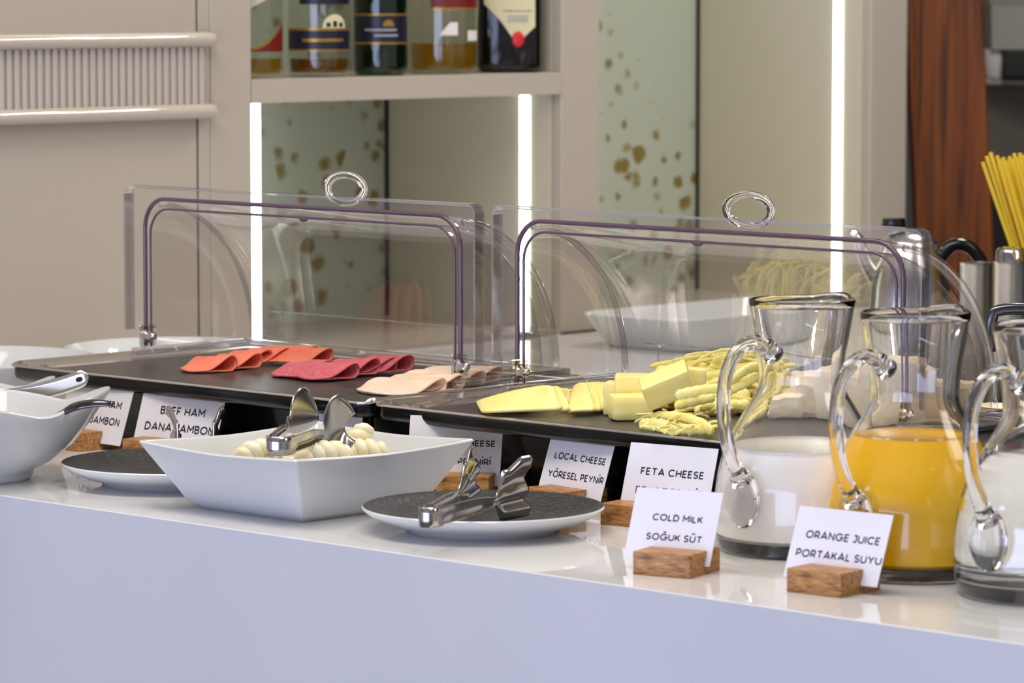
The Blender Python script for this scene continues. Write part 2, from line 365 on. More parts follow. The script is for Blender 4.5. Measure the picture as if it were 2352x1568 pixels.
# bottle 2
t, r = bottle('whisky_bottle', 657, 808, 0.06, 'bottle_clear', 'clear bottle with a navy band label and round cream emblem, second from left')
liquid(t, r, 0.024, 'whisky_dark')
lb = wrap('label', t, r, VW - 1.25, VW + 1.3, C(0.037), C(0.062), 'lab_navy')
wrap('label_border', t, r, VW - 1.25, VW + 1.3, C(0.062), C(0.0655), 'lab_gold', 0.0009, parent=lb); wrap('label_border', t, r, VW - 1.25, VW + 1.3, C(0.0345), C(0.037), 'lab_gold', 0.0009, parent=lb)
wrap('label_print', t, r, VW - 0.5, VW + 0.9, C(0.047), C(0.0515), 'lab_gold', 0.0011, parent=lb)
em = wrap('emblem', t, r, VW + 0.15, VW + 0.98, C(0.0655), lambda u: 0.0655 + 0.0185 * math.sqrt(max(0, 1 - u * u)), 'lab_cream', 0.0012, parent=lb)
for s in (-0.22, 0, 0.22): wrap('emblem_mark', t, r, VW + 0.565 + s - 0.07, VW + 0.565 + s + 0.07, C(0.067), C(0.075 - abs(s) * 0.01), 'lab_navy', 0.0016, n=4, parent=lb)
wrap('upper_label', t, r, VW - 0.6, VW + 1.3, C(0.0975), C(0.16), 'lab_navy')
# bottle 3
t, r = bottle('whisky_bottle', 809, 938, 0.058, 'bottle_green', 'dark green bottle with a navy label edged in gold, middle of the shelf')
liquid(t, r, 0.17, bsdf('green_backing', (10, 96, 26), 0.1, Transmission_Weight=0.5, IOR=1.1))
lb = wrap('label', t, r, VW - 1.15, VW + 1.3, C(0.044), C(0.082), 'lab_navy')
for z in (0.0815, 0.0425): wrap('label_border', t, r, VW - 1.15, VW + 1.3, C(z), C(z + 0.0028), 'lab_gold', 0.0009, parent=lb)
for z, a, b in ((0.0605, -0.55, 0.65), (0.053, -0.2, 0.7)): wrap('label_print', t, r, VW + a, VW + b, C(z), C(z + 0.003), 'lab_grey', 0.0011, parent=lb)
wrap('emblem', t, r, VW + 0.12, VW + 0.55, C(0.067), lambda u: 0.067 + 0.009 * math.sqrt(max(0, 1 - u * u)), 'lab_gold', 0.0012, parent=lb)
# bottle 4
t, r = bottle('whisky_bottle', 937, 1100, 0.064, 'bottle_clear', 'wide clear bottle a third full, with two small white stickers')
liquid(t, r, 0.042, 'whisky')
wrap('upper_label', t, r, VW - 0.35, VW + 1.3, C(0.092), C(0.16), 'lab_red'); wrap('label_border', t, r, VW - 0.35, VW + 1.3, C(0.089), C(0.0922), 'lab_gold', 0.0009)
wrap('sticker', t, r, VW - 0.10, VW + 0.42, C(0.0535), lambda u: 0.0545 + 0.017 * min(1, max(0, (u + 1) * 0.9)), 'tag_white', 0.0012, n=10); wrap('sticker', t, r, VW + 0.75, VW + 1.2, C(0.046), C(0.060), 'tag_white', 0.0012, n=6)
# bottle 5
t, r = bottle('whisky_bottle', 1097, 1243, 0.052, 'bottle_dark', 'dark bottle with a pointed cream label and red oval seal, rightmost on the shelf', flat=0.66, sq=4)
fl = 0.66
def lowv(u): return 0.0385 + 0.046 * abs(u - 0.38) / 1.1
lb = wrap('label', t, r, VW - 0.93, VW + 0.93, lowv, C(0.16), 'lab_cream', 0.0008, flat=fl, sq=4)
sb = bmesh.new(); bmesh.ops.create_uvsphere(sb, u_segments=20, v_segments=10, radius=1.0)
for v in sb.verts: v.co = Vector((v.co.x * 0.0088, v.co.y * 0.0018, v.co.z * 0.0115))
so = obj('seal', sb, 'seal_red', lb, smooth=True); so.rotation_euler = (0, 0, YAW)
a = VW; so.location = Vector((math.cos(YAW) * 0.012 + math.sin(YAW) * (r * fl + 0.001), math.sin(YAW) * 0.012 - math.cos(YAW) * (r * fl + 0.001), 0.047))
BOTTLE5 = (t, lb, r, fl)
# ------------------------------------------------------------------ lettering
def arc(cx, cy, rx, ry, a0, a1, n=12): return [(cx + rx * math.cos(math.radians(a0 + (a1 - a0) * i / n)), cy + ry * math.sin(math.radians(a0 + (a1 - a0) * i / n))) for i in range(n + 1)]
O_ = [arc(.47, .5, .47, .5, 90, 450, 30)]; U_ = [[(0, 1)] + arc(.36, .36, .36, .36, 180, 360) + [(.72, 1)]]; G_ = [arc(.47, .5, .47, .5, 42, 360, 24) + [(.94, .46), (.52, .46)]]
S_ = [arc(.29, .745, .27, .255, 25, 90, 5) + arc(.29, .745, .27, .255, 90, 270, 10)[1:] + arc(.29, .245, .29, .245, 90, -90, 10)[1:] + arc(.29, .245, .29, .245, 270, 205, 5)[1:]]
GL = {'A': (.84, [[(0, 0), (.42, 1), (.84, 0)], [(.15, .28), (.69, .28)]]), 'B': (.56, [[(0, 0), (0, 1), (.30, 1)] + arc(.30, .765, .22, .235, 90, -90) + [(0, .53)], [(.28, .53)] + arc(.30, .265, .26, .265, 90, -90) + [(0, 0)]]),
 'C': (.82, [arc(.47, .5, .47, .5, 45, 315, 24)]), 'D': (.74, [[(0, 0), (0, 1), (.26, 1)] + arc(.26, .5, .48, .5, 90, -90, 18) + [(0, 0)]]), 'E': (.52, [[(.52, 1), (0, 1), (0, 0), (.52, 0)], [(0, .51), (.46, .51)]]), 'F': (.50, [[(.50, 1), (0, 1), (0, 0)], [(0, .48), (.44, .48)]]),
 'G': (.94, G_), 'H': (.68, [[(0, 0), (0, 1)], [(.68, 0), (.68, 1)], [(0, .5), (.68, .5)]]), 'I': (0, [[(0, 0), (0, 1)]]), 'J': (.42, [[(.04, 1), (.42, 1), (.42, .28)] + arc(.20, .24, .22, .24, 0, -150, 10)]),
 'K': (.62, [[(0, 0), (0, 1)], [(.60, 1), (0, .36)], [(.22, .58), (.64, 0)]]), 'L': (.48, [[(0, 1), (0, 0), (.48, 0)]]), 'M': (.84, [[(0, 0), (0, 1), (.42, .38), (.84, 1), (.84, 0)]]), 'N': (.70, [[(0, 0), (0, 1), (.70, 0), (.70, 1)]]), 'O': (.94, O_),
 'P': (.56, [[(0, 0), (0, 1), (.30, 1)] + arc(.30, .69, .27, .31, 90, -90) + [(0, .38)]]), 'R': (.58, [[(0, 0), (0, 1), (.30, 1)] + arc(.30, .69, .27, .31, 90, -90) + [(0, .38)], [(.30, .38), (.60, 0)]]), 'S': (.58, S_),
 'T': (.68, [[(0, 1), (.68, 1)], [(.34, 1), (.34, 0)]]), 'U': (.72, U_), 'V': (.80, [[(0, 1), (.40, 0), (.80, 1)]]), 'W': (1.2, [[(0, 1), (.3, 0), (.6, 1), (.9, 0), (1.2, 1)]]), 'Y': (.76, [[(0, 1), (.38, .46), (.76, 1)], [(.38, .46), (.38, 0)]]), 'Z': (.62, [[(0, 1), (.62, 1), (0, 0), (.62, 0)]])}
DOT = lambda x: [(x - .002, 1.24), (x + .002, 1.24)]
for ch, base, ex in (('İ', 'I', [DOT(0)]), ('Ö', 'O', [DOT(.30), DOT(.64)]), ('Ü', 'U', [DOT(.22), DOT(.50)]), ('Ğ', 'G', [arc(.5, 1.34, .2, .16, 200, 340, 8)]), ('Ş', 'S', [[(.29, -.04), (.33, -.16), (.2, -.22)]]), ('Ç', 'C', [[(.47, -.04), (.51, -.16), (.38, -.22)]])):
    GL[ch] = (GL[base][0], GL[base][1] + ex)
def text_width(txt, wt=0.185): return sum(0.42 if c == ' ' else GL[c][0] + wt + 0.135 for c in txt) - 0.135
def text_mesh(txt, cap, wt=0.185):
    bm = bmesh.new(); h = wt / 2; x0 = -text_width(txt, wt) / 2
    for c in txt:
        if c == ' ': x0 += 0.42; continue
        wd, strokes = GL[c]
        for st in strokes:
            dot = len(st) == 2 and st[0][1] > 1.1
            P = [Vector((x0 + h + x, (h + y * (1 - wt)) if y <= 1 and y >= 0 else y)) for x, y in st]
            hh = h * (1.15 if dot else 1.0); L, R = [], []; closed = (P[0] - P[-1]).length < 1e-4; n = len(P)
            if dot: P = [P[0] - Vector((hh, 0)), P[1] + Vector((hh, 0))]
            for i in range(n):
                a = (P[i] - P[i - 1]) if i else ((P[0] - P[-2]) if closed else (P[1] - P[0])); b = (P[i + 1] - P[i]) if i < n - 1 else ((P[1] - P[0]) if closed else (P[-1] - P[-2]))
                a = a.normalized(); b = b.normalized(); na, nb = Vector((-a.y, a.x)), Vector((-b.y, b.x)); m = na + nb
                if m.length < 1e-3: m = na
                m.normalize(); k = hh / max(0.42, m.dot(na)); p = P[i].copy()
                if not closed and not dot:
                    if i == 0 and abs(a.y) < 0.3: p -= a * 0.0
                L.append(p + m * k); R.append(p - m * k)
                if 0 < i < n - 1 and m.dot(na) < 0.5 and False: pass
            vl = [bm.verts.new((p.x * cap, p.y * cap, 0)) for p in L]; vr = [bm.verts.new((p.x * cap, p.y * cap, 0)) for p in R]
            for i in range(n - 1): bm.faces.new((vl[i], vr[i], vr[i + 1], vl[i + 1]))
            # square off free ends to the full cap height
        x0 += wd + wt + 0.135
    for f in bm.faces:
        if f.normal.z < 0: f.normal_flip()
    me = bpy.data.meshes.new('lettering'); bm.normal_update(); bm.to_mesh(me); bm.free(); return me
t5, lb5, r5, f5 = BOTTLE5
me = text_mesh('BLENDED SCOTCH WHISKY', 0.042 / text_width('BLENDED SCOTCH WHISKY'))
lo = link('label_print', me, 'ink', lb5, smooth=False); lo.rotation_euler = (PI / 2, 0, YAW)
lo.location = Vector((math.sin(YAW) * (r5 * f5 + 0.0012) + math.cos(YAW) * 0.012, -math.cos(YAW) * (r5 * f5 + 0.0012) + math.sin(YAW) * 0.012, 0.0855))
for i, (z, wd) in enumerate(((0.079, 0.03), (0.0755, 0.028), (0.072, 0.03))):
    bm = bmesh.new(); box(bm, -wd / 2, wd / 2, -0.0002, 0.0002, z, z + 0.0012)
    for v in bm.verts: v.co = Matrix.Rotation(YAW, 4, 'Z') @ (v.co + Vector((0.012, -(r5 * f5 + 0.0012), 0)))
    obj('label_print', bm, 'lab_grey', lb5)
# ------------------------------------------------------------------ trays
def loft(bm, rings, close_bottom=False, close_top=False):
    R = [[bm.verts.new(p) for p in r] for r in rings]; n = len(R[0])
    for a, b in zip(R, R[1:]):
        for i in range(n): bm.faces.new((a[i], a[(i + 1) % n], b[(i + 1) % n], b[i]))
    if close_bottom: bm.faces.new(R[0][::-1])
    if close_top: bm.faces.new(R[-1])
    return R
TZ = 0.080
def tray(x0, x1, bx0, bx1, label):
    y0, y1 = 2.700, 3.030; cx, cy = (x0 + x1) / 2, (y0 + y1) / 2
    t = thing('cooling_tray', (cx, cy, CT), label, 'tray')
    a, b = (x1 - x0) / 2, (y1 - y0) / 2
    bm = bmesh.new()
    loft(bm, [[(x, y, z) for x, y in rrect(-a + i, a - i, -b + i, b - i, 0.018)] for z, i in ((0.0615, 0.046), (0.0617, 0.020), (0.0625, 0.006), (0.0650, 0.0015), (0.0690, 0.0005), (0.0775, 0.0005))], True, True)
    obj('black_pan', bm, 'black', t, smooth=True, sharp=50)
    bm = bmesh.new()
    loft(bm, [[(x, y, z) for x, y in rrect(bx0 - cx + i, bx1 - cx - i, 2.752 - cy + i, b - 0.02 - i, 0.006, 4)] for z, i in ((0.0, 0.0), (0.012, 0.0), (0.0125, 0.002), (0.0145, 0.002), (0.015, 0.0), (0.0613, 0.0))], True, True)
    obj('base', bm, 'black', t, smooth=True, sharp=30)
    bm = bmesh.new()
    loft(bm, [[(x, y, z) for x, y in rrect(-a + i * 2.6, a - j, -b + j, b - i, 0.016)] for z, i, j in
              ((0.0776, -0.001, -0.001), (0.0805, -0.001, -0.001), (0.0835, 0.003, 0.0005), (0.0835, 0.007, 0.001), (0.0805, 0.010, 0.0015), (0.0800, 0.016, 0.002), (0.0825, 0.019, 0.0025), (0.0815, 0.023, 0.003), (0.0785, 0.026, 0.0034), (0.0776, 0.026, 0.0034))])
    for v in bm.verts:
        if v.co.y < -b + 0.008: v.co.z = 0.0776 + (v.co.z - 0.0776) * 0.38
    obj('steel_rim', bm, 'steel', t, smooth=True, sharp=60)
    bm = bmesh.new(); box(bm, -a + 0.0685, a - 0.0045, -b + 0.0036, b - 0.0265, 0.0777, 0.0797, 0.0006, 1)
    obj('slate_plate', bm, 'slate', t)
    return t
tray(-3.416, -2.8415, -3.372, -2.890, 'black cooling tray with steel rim, left of two, carrying folded ham slices')
tray(-2.8315, -2.257, -2.887, -2.300, 'black cooling tray with steel rim, right of two, carrying the cheeses')
ZS = TZ - 0.0002           # top of the slate above the counter
# ------------------------------------------------------------------ roll-top covers
def arc_profile(xa, xb, R, rc, n=7):
    p = [(xa, 0.0)]
    for k in range(1, 5): p.append((xa, (R - rc) * k / 5 + 0.0))
    for i in range(n + 1): a = PI - PI / 2 * i / n; p.append((xa + rc + rc * math.cos(a), R - rc + rc * math.sin(a)))
    for k in range(1, 10): p.append((xa + rc + (xb - xa - 2 * rc) * k / 10, R))
    for i in range(n + 1): a = PI / 2 - PI / 2 * i / n; p.append((xb - rc + rc * math.cos(a), R - rc + rc * math.sin(a)))
    for k in range(4, 0, -1): p.append((xb, (R - rc) * k / 5))
    p.append((xb, 0.0)); return p
def cover(x0, x1, label, ringx):
    YB = 2.85; cx = (x0 + x1) / 2
    t = thing('roll_top_cover', (cx, YB, CT), label, 'food cover')
    a, b = x0 - cx, x1 - cx; HZ = 0.094
    def shell(name, xa, xb, R, rc, depth, th0, m):
        bm = bmesh.new(); P = arc_profile(xa, xb, R, rc); rows = []
        N = 22
        for i in range(N + 1):
            th = th0 + (PI / 2 - th0) * i / N        # 0 = upright opening, 90 = back
            rows.append([(x, r / R * depth * math.sin(th) if r > 0 else 0.0, HZ + r * math.cos(th) * (1.0)) for x, r in P])
        grid(bm, rows); o = obj(name, bm, m, t, smooth=True); return o
    shell('outer_shell', a + 0.031, b - 0.022, 0.166, 0.034, 0.158, 0.0, 'acrylic')
    shell('inner_shell', a + 0.040, b - 0.030, 0.155, 0.030, 0.148, 0.0, 'acrylic')
    # flange plate of the outer lid around the opening
    P = arc_profile(a + 0.031, b - 0.022, 0.166, 0.034)
    bm = bmesh.new(); inner = [(x, 0.0, HZ + r) for x, r in P if r > 0.012]; outer = []
    for x, y, z in inner:
        zt = HZ + 0.1765; f = (z - HZ) / 0.166
        if x < a + 0.066: xo = a
        elif x > b - 0.057: xo = b
        else: xo = x
        ox = xo if (z < HZ + 0.166 - 0.001 or xo in (a, b)) else x
        outer.append((ox, z))
    # rectangle walk: left edge up, top across, right edge down
    n = len(inner); pts = []
    L1, W1 = 0.160, b - a; tot = 2 * L1 + W1
    for i, (x, y, z) in enumerate(inner):
        if z < HZ + 0.128: pts.append((a if x < 0 else b, 0.0, z))
        elif x < a + 0.066 and z < HZ + 0.1655:
            k = (z - HZ - 0.128) / 0.038
            pts.append((a, 0.0, HZ + 0.128 + k * 0.0485) if k < 0.8 else (a + 0.01, 0.0, HZ + 0.1765))
        elif x > b - 0.057 and z < HZ + 0.1655:
            k = (z - HZ - 0.128) / 0.038
            pts.append((b, 0.0, HZ + 0.128 + k * 0.0485) if k < 0.8 else (b - 0.01, 0.0, HZ + 0.1765))
        else: pts.append((x, 0.0, HZ + 0.1765))
    grid(bm, [inner, pts]); o = obj('flange', bm, 'acrylic', t, smooth=False)
    # lip around the flange
    rim = [(a, 0.0, 0.110), (a, 0.0, HZ + 0.170), (a + 0.002, 0.0, HZ + 0.175), (a + 0.007, 0.0, HZ + 0.177), (b - 0.007, 0.0, HZ + 0.177), (b - 0.002, 0.0, HZ + 0.175), (b, 0.0, HZ + 0.170), (b, 0.0, 0.110)]
    bm = bmesh.new()
    def strip(path, w, th, y0):
        rows = []
        for i, p in enumerate(path):
            q0 = Vector(path[max(i - 1, 0)]); q1 = Vector(path[min(i + 1, len(path) - 1)]); d = (q1 - q0).normalized(); nrm = Vector((d.z, 0, -d.x))
            c = Vector(p)
            rows.append([c + Vector((0, y0, 0)) - nrm * th, c + Vector((0, y0, 0)) + nrm * 0, c + Vector((0, y0 + w, 0)) + nrm * 0, c + Vector((0, y0 + w, 0)) - nrm * th, c + Vector((0, y0, 0)) - nrm * th])
        grid(bm, rows)
    strip(rim, 0.014, 0.0026, -0.004); obj('lip', bm, 'acrylic_lip', t, smooth=False)
    # cut edges of both shells, seen as violet lines
    for nm, xa, xb, R, rc, rad in (('outer_edge', a + 0.031, b - 0.022, 0.166, 0.034, 0.0025), ('inner_edge', a + 0.040, b - 0.030, 0.155, 0.030, 0.0014)):
        bm = bmesh.new(); tube(bm, [(x, -0.0006, HZ + r) for x, r in arc_profile(xa, xb, R, rc)], rad, 6, upv=(0, 1, 0)); obj(nm, bm, 'acrylic_edge', t, smooth=True)
    for xr in (a + 0.040, b - 0.031):       # tubes added along the thick rounded ends so their bright arcs show
        bm = bmesh.new(); tube(bm, [(xr, 0.152 * math.sin(q), HZ + 0.160 * math.cos(q)) for q in [0.08 + (PI / 2 - 0.08) * i / 24 for i in range(25)]], 0.0036, 10); obj('end_arc_tube', bm, 'acrylic_arc', t, smooth=True)
    # embossed line on the inner shell
    bm = bmesh.new(); xa, xb = a + 0.10, b - 0.09
    path = [(xa - 0.012, 0.151, HZ + 0.010), (xa - 0.012, 0.1505, HZ + 0.022), (xa - 0.008, 0.1495, HZ + 0.030), (xa, 0.149, HZ + 0.033), (xb, 0.149, HZ + 0.033), (xb + 0.008, 0.1495, HZ + 0.030), (xb + 0.012, 0.1505, HZ + 0.022), (xb + 0.012, 0.151, HZ + 0.010)]
    tube(bm, smooth_path(path, 4), 0.0008, 6); obj('embossed_line', bm, 'acrylic_lip', t, smooth=True)
    # base frame running round the back
    bm = bmesh.new(); fr = [(a + 0.028, -0.012, 0.0), (a + 0.028, 0.150, 0.0), (b - 0.018, 0.150, 0.0), (b - 0.018, -0.012, 0.0)]
    for (p, q) in zip(fr, fr[1:]):
        x_0, x_1 = sorted((p[0], q[0])); y_0, y_1 = sorted((p[1], q[1]))
        box(bm, x_0 - 0.005, x_1 + 0.005, y_0 - 0.004, y_1 + 0.006, 0.0842, 0.0925, 0.0012, 2)
    obj('base_frame', bm, 'acrylic_lip', t, smooth=True, sharp=30)
    # pivot plates and bolts
    for sx, s in ((a + 0.033, 1), (b - 0.024, 1)):
        bm = bmesh.new(); box(bm, sx - 0.0015, sx + 0.0015, -0.012, 0.012, 0.093, 0.118, 0.001, 1); obj('pivot_plate', bm, 'acrylic_lip', t)
        bt = bmesh.new()
        lathe(bt, [(0, -0.002), (0.0062, -0.002), (0.0062, 0.0045), (0, 0.0045)], 6)
        lathe(bt, [(0.0042, 0.0045), (0.0042, 0.006), (0.003, 0.0078), (0, 0.0085)], 14)
        lathe(bt, [(0, -0.0035), (0.008, -0.0035), (0.008, -0.002), (0, -0.002)], 20)
        bo = obj('bolt', bt, 'steel', t, smooth=True, sharp=25); bo.rotation_euler = (0, PI / 2, 0); bo.location = (sx + 0.005, 0.0, 0.105)
    # ring handle
    bm = bmesh.new(); rx = ringx - cx; zc = HZ + 0.1765 + 0.0115
    tube(bm, [(rx + 0.0285 * math.cos(2 * PI * i / 40), 0.004, zc + 0.0150 * math.sin(2 * PI * i / 40)) for i in range(40)], 0.0042, 12, closed=True)
    obj('ring_handle', bm, 'acrylic_solid', t, smooth=True)
    # small nub under the edge
    bm = bmesh.new(); bmesh.ops.create_uvsphere(bm, u_segments=12, v_segments=8, radius=0.004)
    for v in bm.verts: v.co = Vector((rx - 0.062 + v.co.x * 1.8, v.co.y * 0.6, HZ + 0.1535 + v.co.z * 0.8))
    obj('stop_nub', bm, 'acrylic_edge', t, smooth=True)
    return t
cover(-3.386, -2.833, 'clear roll-top cover standing open over the ham tray', -3.032)
cover(-2.804, -2.251, 'clear roll-top cover standing open over the cheese tray', -2.467)
# ------------------------------------------------------------------ folded ham slices
def slice_mesh(L, W, hb, seed):
    # a thin slice folded over: open fold at the right end (local -y), pinched and rounded at the left end
    rnd = random.Random(seed); bm = bmesh.new(); rows = []; th = 0.0016; N = 16; ph = rnd.uniform(0, 6)
    for j in range(N + 1):
        v = j / N; y = -L / 2 + L * v
        f = math.sqrt(max(0.0, 1 - max(0.0, (v - 0.30) / 0.70) ** 2.4)) * (0.80 + 0.20 * min(1, v / 0.25))
        f = 0.10 + 0.90 * f
        h = hb * (1.0 - 0.30 * v) * (1 if v < 0.8 else math.sqrt(max(0.03, 1 - ((v - 0.8) / 0.2) ** 2)))
        wv = W * f; row = []; lean = 0.012 * v * v; skew = -0.012 * (1 - v)
        for i in range(10):
            q = i / 9; x = -wv + (wv - h * 0.9) * q
            z = th + (2 * h - th) * (0.25 * q + 0.75 * q * q * (3 - 2 * q)) + 0.0006 * math.sin(q * 5 + v * 7 + ph); row.append((x, y - skew * (1 - q), z))
        for i in range(1, 8):
            a = PI / 2 - PI * i / 8; row.append((-h * 0.9 + h * math.cos(a), y, h + th * 0.5 + (h - th * 0.5) * math.sin(a)))
        for i in range(8):
            q = i / 7; x = -h * 0.9 - (wv * 0.94 - h * 0.9) * q; row.append((x, y - skew * q, th * 0.5 + 0.0003 * math.sin(q * 6 + seed)))
        rows.append(row)
    grid(bm, rows); me = bpy.data.meshes.new('ham_slice'); bmesh.ops.recalc_face_normals(bm, faces=bm.faces); bm.to_mesh(me); bm.free(); return me
def ham_row(name, m, pts, L, W, hb, rz, labels, group):
    for k, ((px, py), lab) in enumerate(zip(pts, labels)):
        me = slice_mesh(L * random.uniform(0.95, 1.05), W * random.uniform(0.94, 1.06), hb * random.uniform(0.92, 1.08), k + len(name)); me.materials.append(M[m])
        p = at(px, py, ZS + hb); rzz = rz + random.uniform(-0.06, 0.06)
        c = p + Vector((-math.sin(rzz), math.cos(rzz), 0)) * (L / 2); c.z = CT + ZS + 0.0011 + 0.0005 * k
        o = link(name, me, None, None, True); o.location = c; o.rotation_euler = (0, 0, rzz); solid(o, 0.0016, 0.0); tag(o, lab, 'ham slice', group)
pos = ['leftmost', 'second from the left', 'third from the left', 'fourth from the left', 'fifth from the left', 'sixth from the left', 'rightmost']
ham_row('turkey_ham_slice', 'ham_orange', [(545, 836), (602, 829), (628, 821), (672, 818), (701, 816), (730, 819), (767, 822)], 0.062, 0.046, 0.0082, YAW + 1.02,
        ['folded orange ham slice, %s in its overlapping row' % s for s in pos], 'orange ham slices')
pos6 = ['leftmost', 'second from the left', 'third from the left', 'fourth from the left', 'fifth from the left', 'rightmost']
ham_row('beef_ham_slice', 'ham_pink', [(763, 846), (791, 850), (824, 854), (873, 846), (914, 842), (949, 841)], 0.062, 0.052, 0.0080, YAW + 1.0,
        ['folded pink ham slice, %s in its overlapping row' % s for s in pos6], 'pink ham slices')
ham_row('chicken_ham_slice', 'ham_pale', [(1026, 886), (1072, 880), (1112, 872), (1152, 864)], 0.096, 0.056, 0.0078, YAW + 1.05,
        ['folded pale ham slice, %s beside the bolt of the ham cover' % s for s in ('leftmost', 'second from the left', 'third from the left', 'rightmost')], 'pale ham slices')
# ------------------------------------------------------------------ cheese slices
def patch(name, c, m, th, sag, label, cat, group):
    bl, br, tr, tl = [Vector(p) for p in c]; rows = []
    org = (bl + br + tr + tl) / 4; org.z = CT + ZS
    N = 10
    for j in range(N + 1):
        v = j / N; row = []
        for i in range(N + 1):
            u = i / N; p = (bl * (1 - u) + br * u) * (1 - v) + (tl * (1 - u) + tr * u) * v
            # rounded corners
            p = p + Vector((0, 0, sag * math.sin(PI * u) * (0.3 + 0.7 * v)))
            row.append(p - org)
        rows.append(row)
    for (a, b, du, dv) in ((0, 0, 1, 1), (0, N, 1, -1), (N, 0, -1, 1), (N, N, -1, -1)):
        rows[b][a] = rows[b][a] * 0.45 + (rows[b][a + du] + rows[b + dv][a]) * 0.275
    bm = bmesh.new(); grid(bm, rows); o = obj(name, bm, m, None, smooth=True, loc=org); solid(o, th, 0.0); tag(o, label, cat, group); return o
def cs(bl, br, tr, tl, z, k, label, group, th=0.0026):
    c = [at(bl[0], bl[1], ZS + z[0]), at(br[0], br[1], ZS + z[1]), at(tr[0], tr[1], ZS + z[2]), at(tl[0], tl[1], ZS + z[3])]
    patch('cheese_slice', c, 'cheese', th, 0.002, label, 'cheese slice', group)
G = 'sliced yellow cheese'
for k in range(4):
    cs((1106 + k * 26, 946 - k), (1295 + k * 17, 941 - (0, -2, 7, 18)[k]), (1268 + k * 18, 883 + (0, 3, 7, 12)[k]), (1093 + k * 30, 923 - k * 2), (0.0045 - 0.001 * k, 0.0085 - 0.0022 * k, 0.031 - 0.0042 * k, 0.0055 - 0.001 * k), k,
       ['topmost pale yellow cheese slice of the left fan, tapering to the tray corner', 'second yellow cheese slice of the left fan, its long lower edge showing', 'third yellow cheese slice of the left fan', 'yellow cheese slice at the right end of the left fan'][k], G)
for k in range(5):
    cs((1300 + k * 16, 946 - k), (1367 + (0, 16, 29, 40, 49)[k], 943 - (0, 1, 2, 3, 4)[k]), (1348 + (0, 15, 27, 37, 46)[k], 881 - (0, 0, 1, 1, 0)[k]), (1318 + k * 14, 889 - k), (0.0045 - 0.0006 * k, 0.006 - 0.001 * k, 0.028 - 0.003 * k, 0.022 - 0.003 * k), k,
       'yellow cheese slice standing in the right fan, %s' % ['frontmost', 'second', 'third', 'fourth', 'last beside the cheese blocks'][k], G)
# ------------------------------------------------------------------ cheese blocks
def block(px, py, h, sx, sy, sz, rot, label, m='cheese', name='cheese_block', bev=0.004, group='yellow cheese blocks', cat='cheese block', jit=0.0):
    bm = bmesh.new(); box(bm, -sx / 2, sx / 2, -sy / 2, sy / 2, -sz / 2, sz / 2, bev, 2)
    bmesh.ops.subdivide_edges(bm, edges=[e for e in bm.edges if e.calc_length() > 0.012], cuts=3, use_grid_fill=True)
    rnd = random.Random(int(px * 7 + py))
    for v in bm.verts: v.co += Vector([rnd.uniform(-1, 1) for _ in range(3)]) * (0.00018 + jit)
    o = obj(name, bm, m, None, smooth=True, sharp=26); o.location = at(px, py, ZS + h); o.rotation_euler = rot
    tag(o, label, cat, group); return o
block(1447, 934, 0.0125, 0.040, 0.034, 0.0245, (0, 0, 0.95), 'small yellow cheese block with a rounded top, frontmost of the blocks', bev=0.005)
block(1452, 902, 0.022, 0.034, 0.036, 0.036, (0, 0, 0.75), 'yellow cheese block partly behind the frontmost block', bev=0.0025)
block(1415, 913, 0.017, 0.022, 0.026, 0.032, (0, 0, 0.6), 'yellow cheese block squeezed between the slices and the other blocks', bev=0.0025)
block(1533, 884, 0.040, 0.048, 0.026, 0.026, (0.42, -0.40, 0.70), 'large yellow cheese block with small holes lying tilted on the others', bev=0.0018)
block(1593, 866, 0.046, 0.022, 0.026, 0.018, (0, 0.05, 0.8), 'small yellow cheese block perched behind the tilted block', bev=0.002)
block(1550, 908, 0.013, 0.05, 0.05, 0.025, (0, 0, 0.5), 'yellow cheese block underneath the tilted one', bev=0.003)
# ------------------------------------------------------------------ string cheese heap
rnd = random.Random(21)
def strand(p, length, rad, az, el, k, label):
    d = Vector((math.cos(az) * math.cos(el), math.sin(az) * math.cos(el), math.sin(el))); side = Vector((-math.sin(az), math.cos(az), 0))
    pts = []; bend = rnd.uniform(-0.22, 0.22); wob = rnd.uniform(0, 6); dr = rnd.uniform(0.0, 0.35)
    for i in range(9):
        s = i / 8 - 0.5
        q = p + d * (length * s) + side * (bend * length * (s * s - 0.1)) + Vector((0, 0, -s * s * length * dr))
        q += side * 0.0004 * math.sin(i * 2.1 + wob); q.z = max(q.z, CT + ZS + rad * 0.6); pts.append(q)
    org = Vector(p); bm = bmesh.new(); fl = rnd.uniform(0.4, 0.75); uv = Vector((rnd.uniform(-.6, .6), rnd.uniform(-.6, .6), 1)); hole = rnd.uniform(20, 40)
    R = tube(bm, [q - org for q in smooth_path(pts, 3)], lambda s: rad * (0.55 + 0.45 * min(1, 14 * s, 14 * (1 - s))) * (0.95 + 0.07 * math.sin(s * hole + wob)), 10, flat=fl, upv=uv)
    for ring in R:                      # fibres: shallow grooves along the strand
        c = sum((v.co for v in ring), Vector()) / len(ring)
        for j, v in enumerate(ring):
            if j % 2: v.co = c + (v.co - c) * 0.86
    o = obj('string_cheese_strand', bm, 'cheese_string', None, smooth=True); o.location = org
    tag(o, label, 'cheese strand', 'strands of string cheese heaped right of the cheese blocks')
LBL = 'pale yellow strand of string cheese in the heap beside the blocks'
heap = at(1650, 935, ZS)
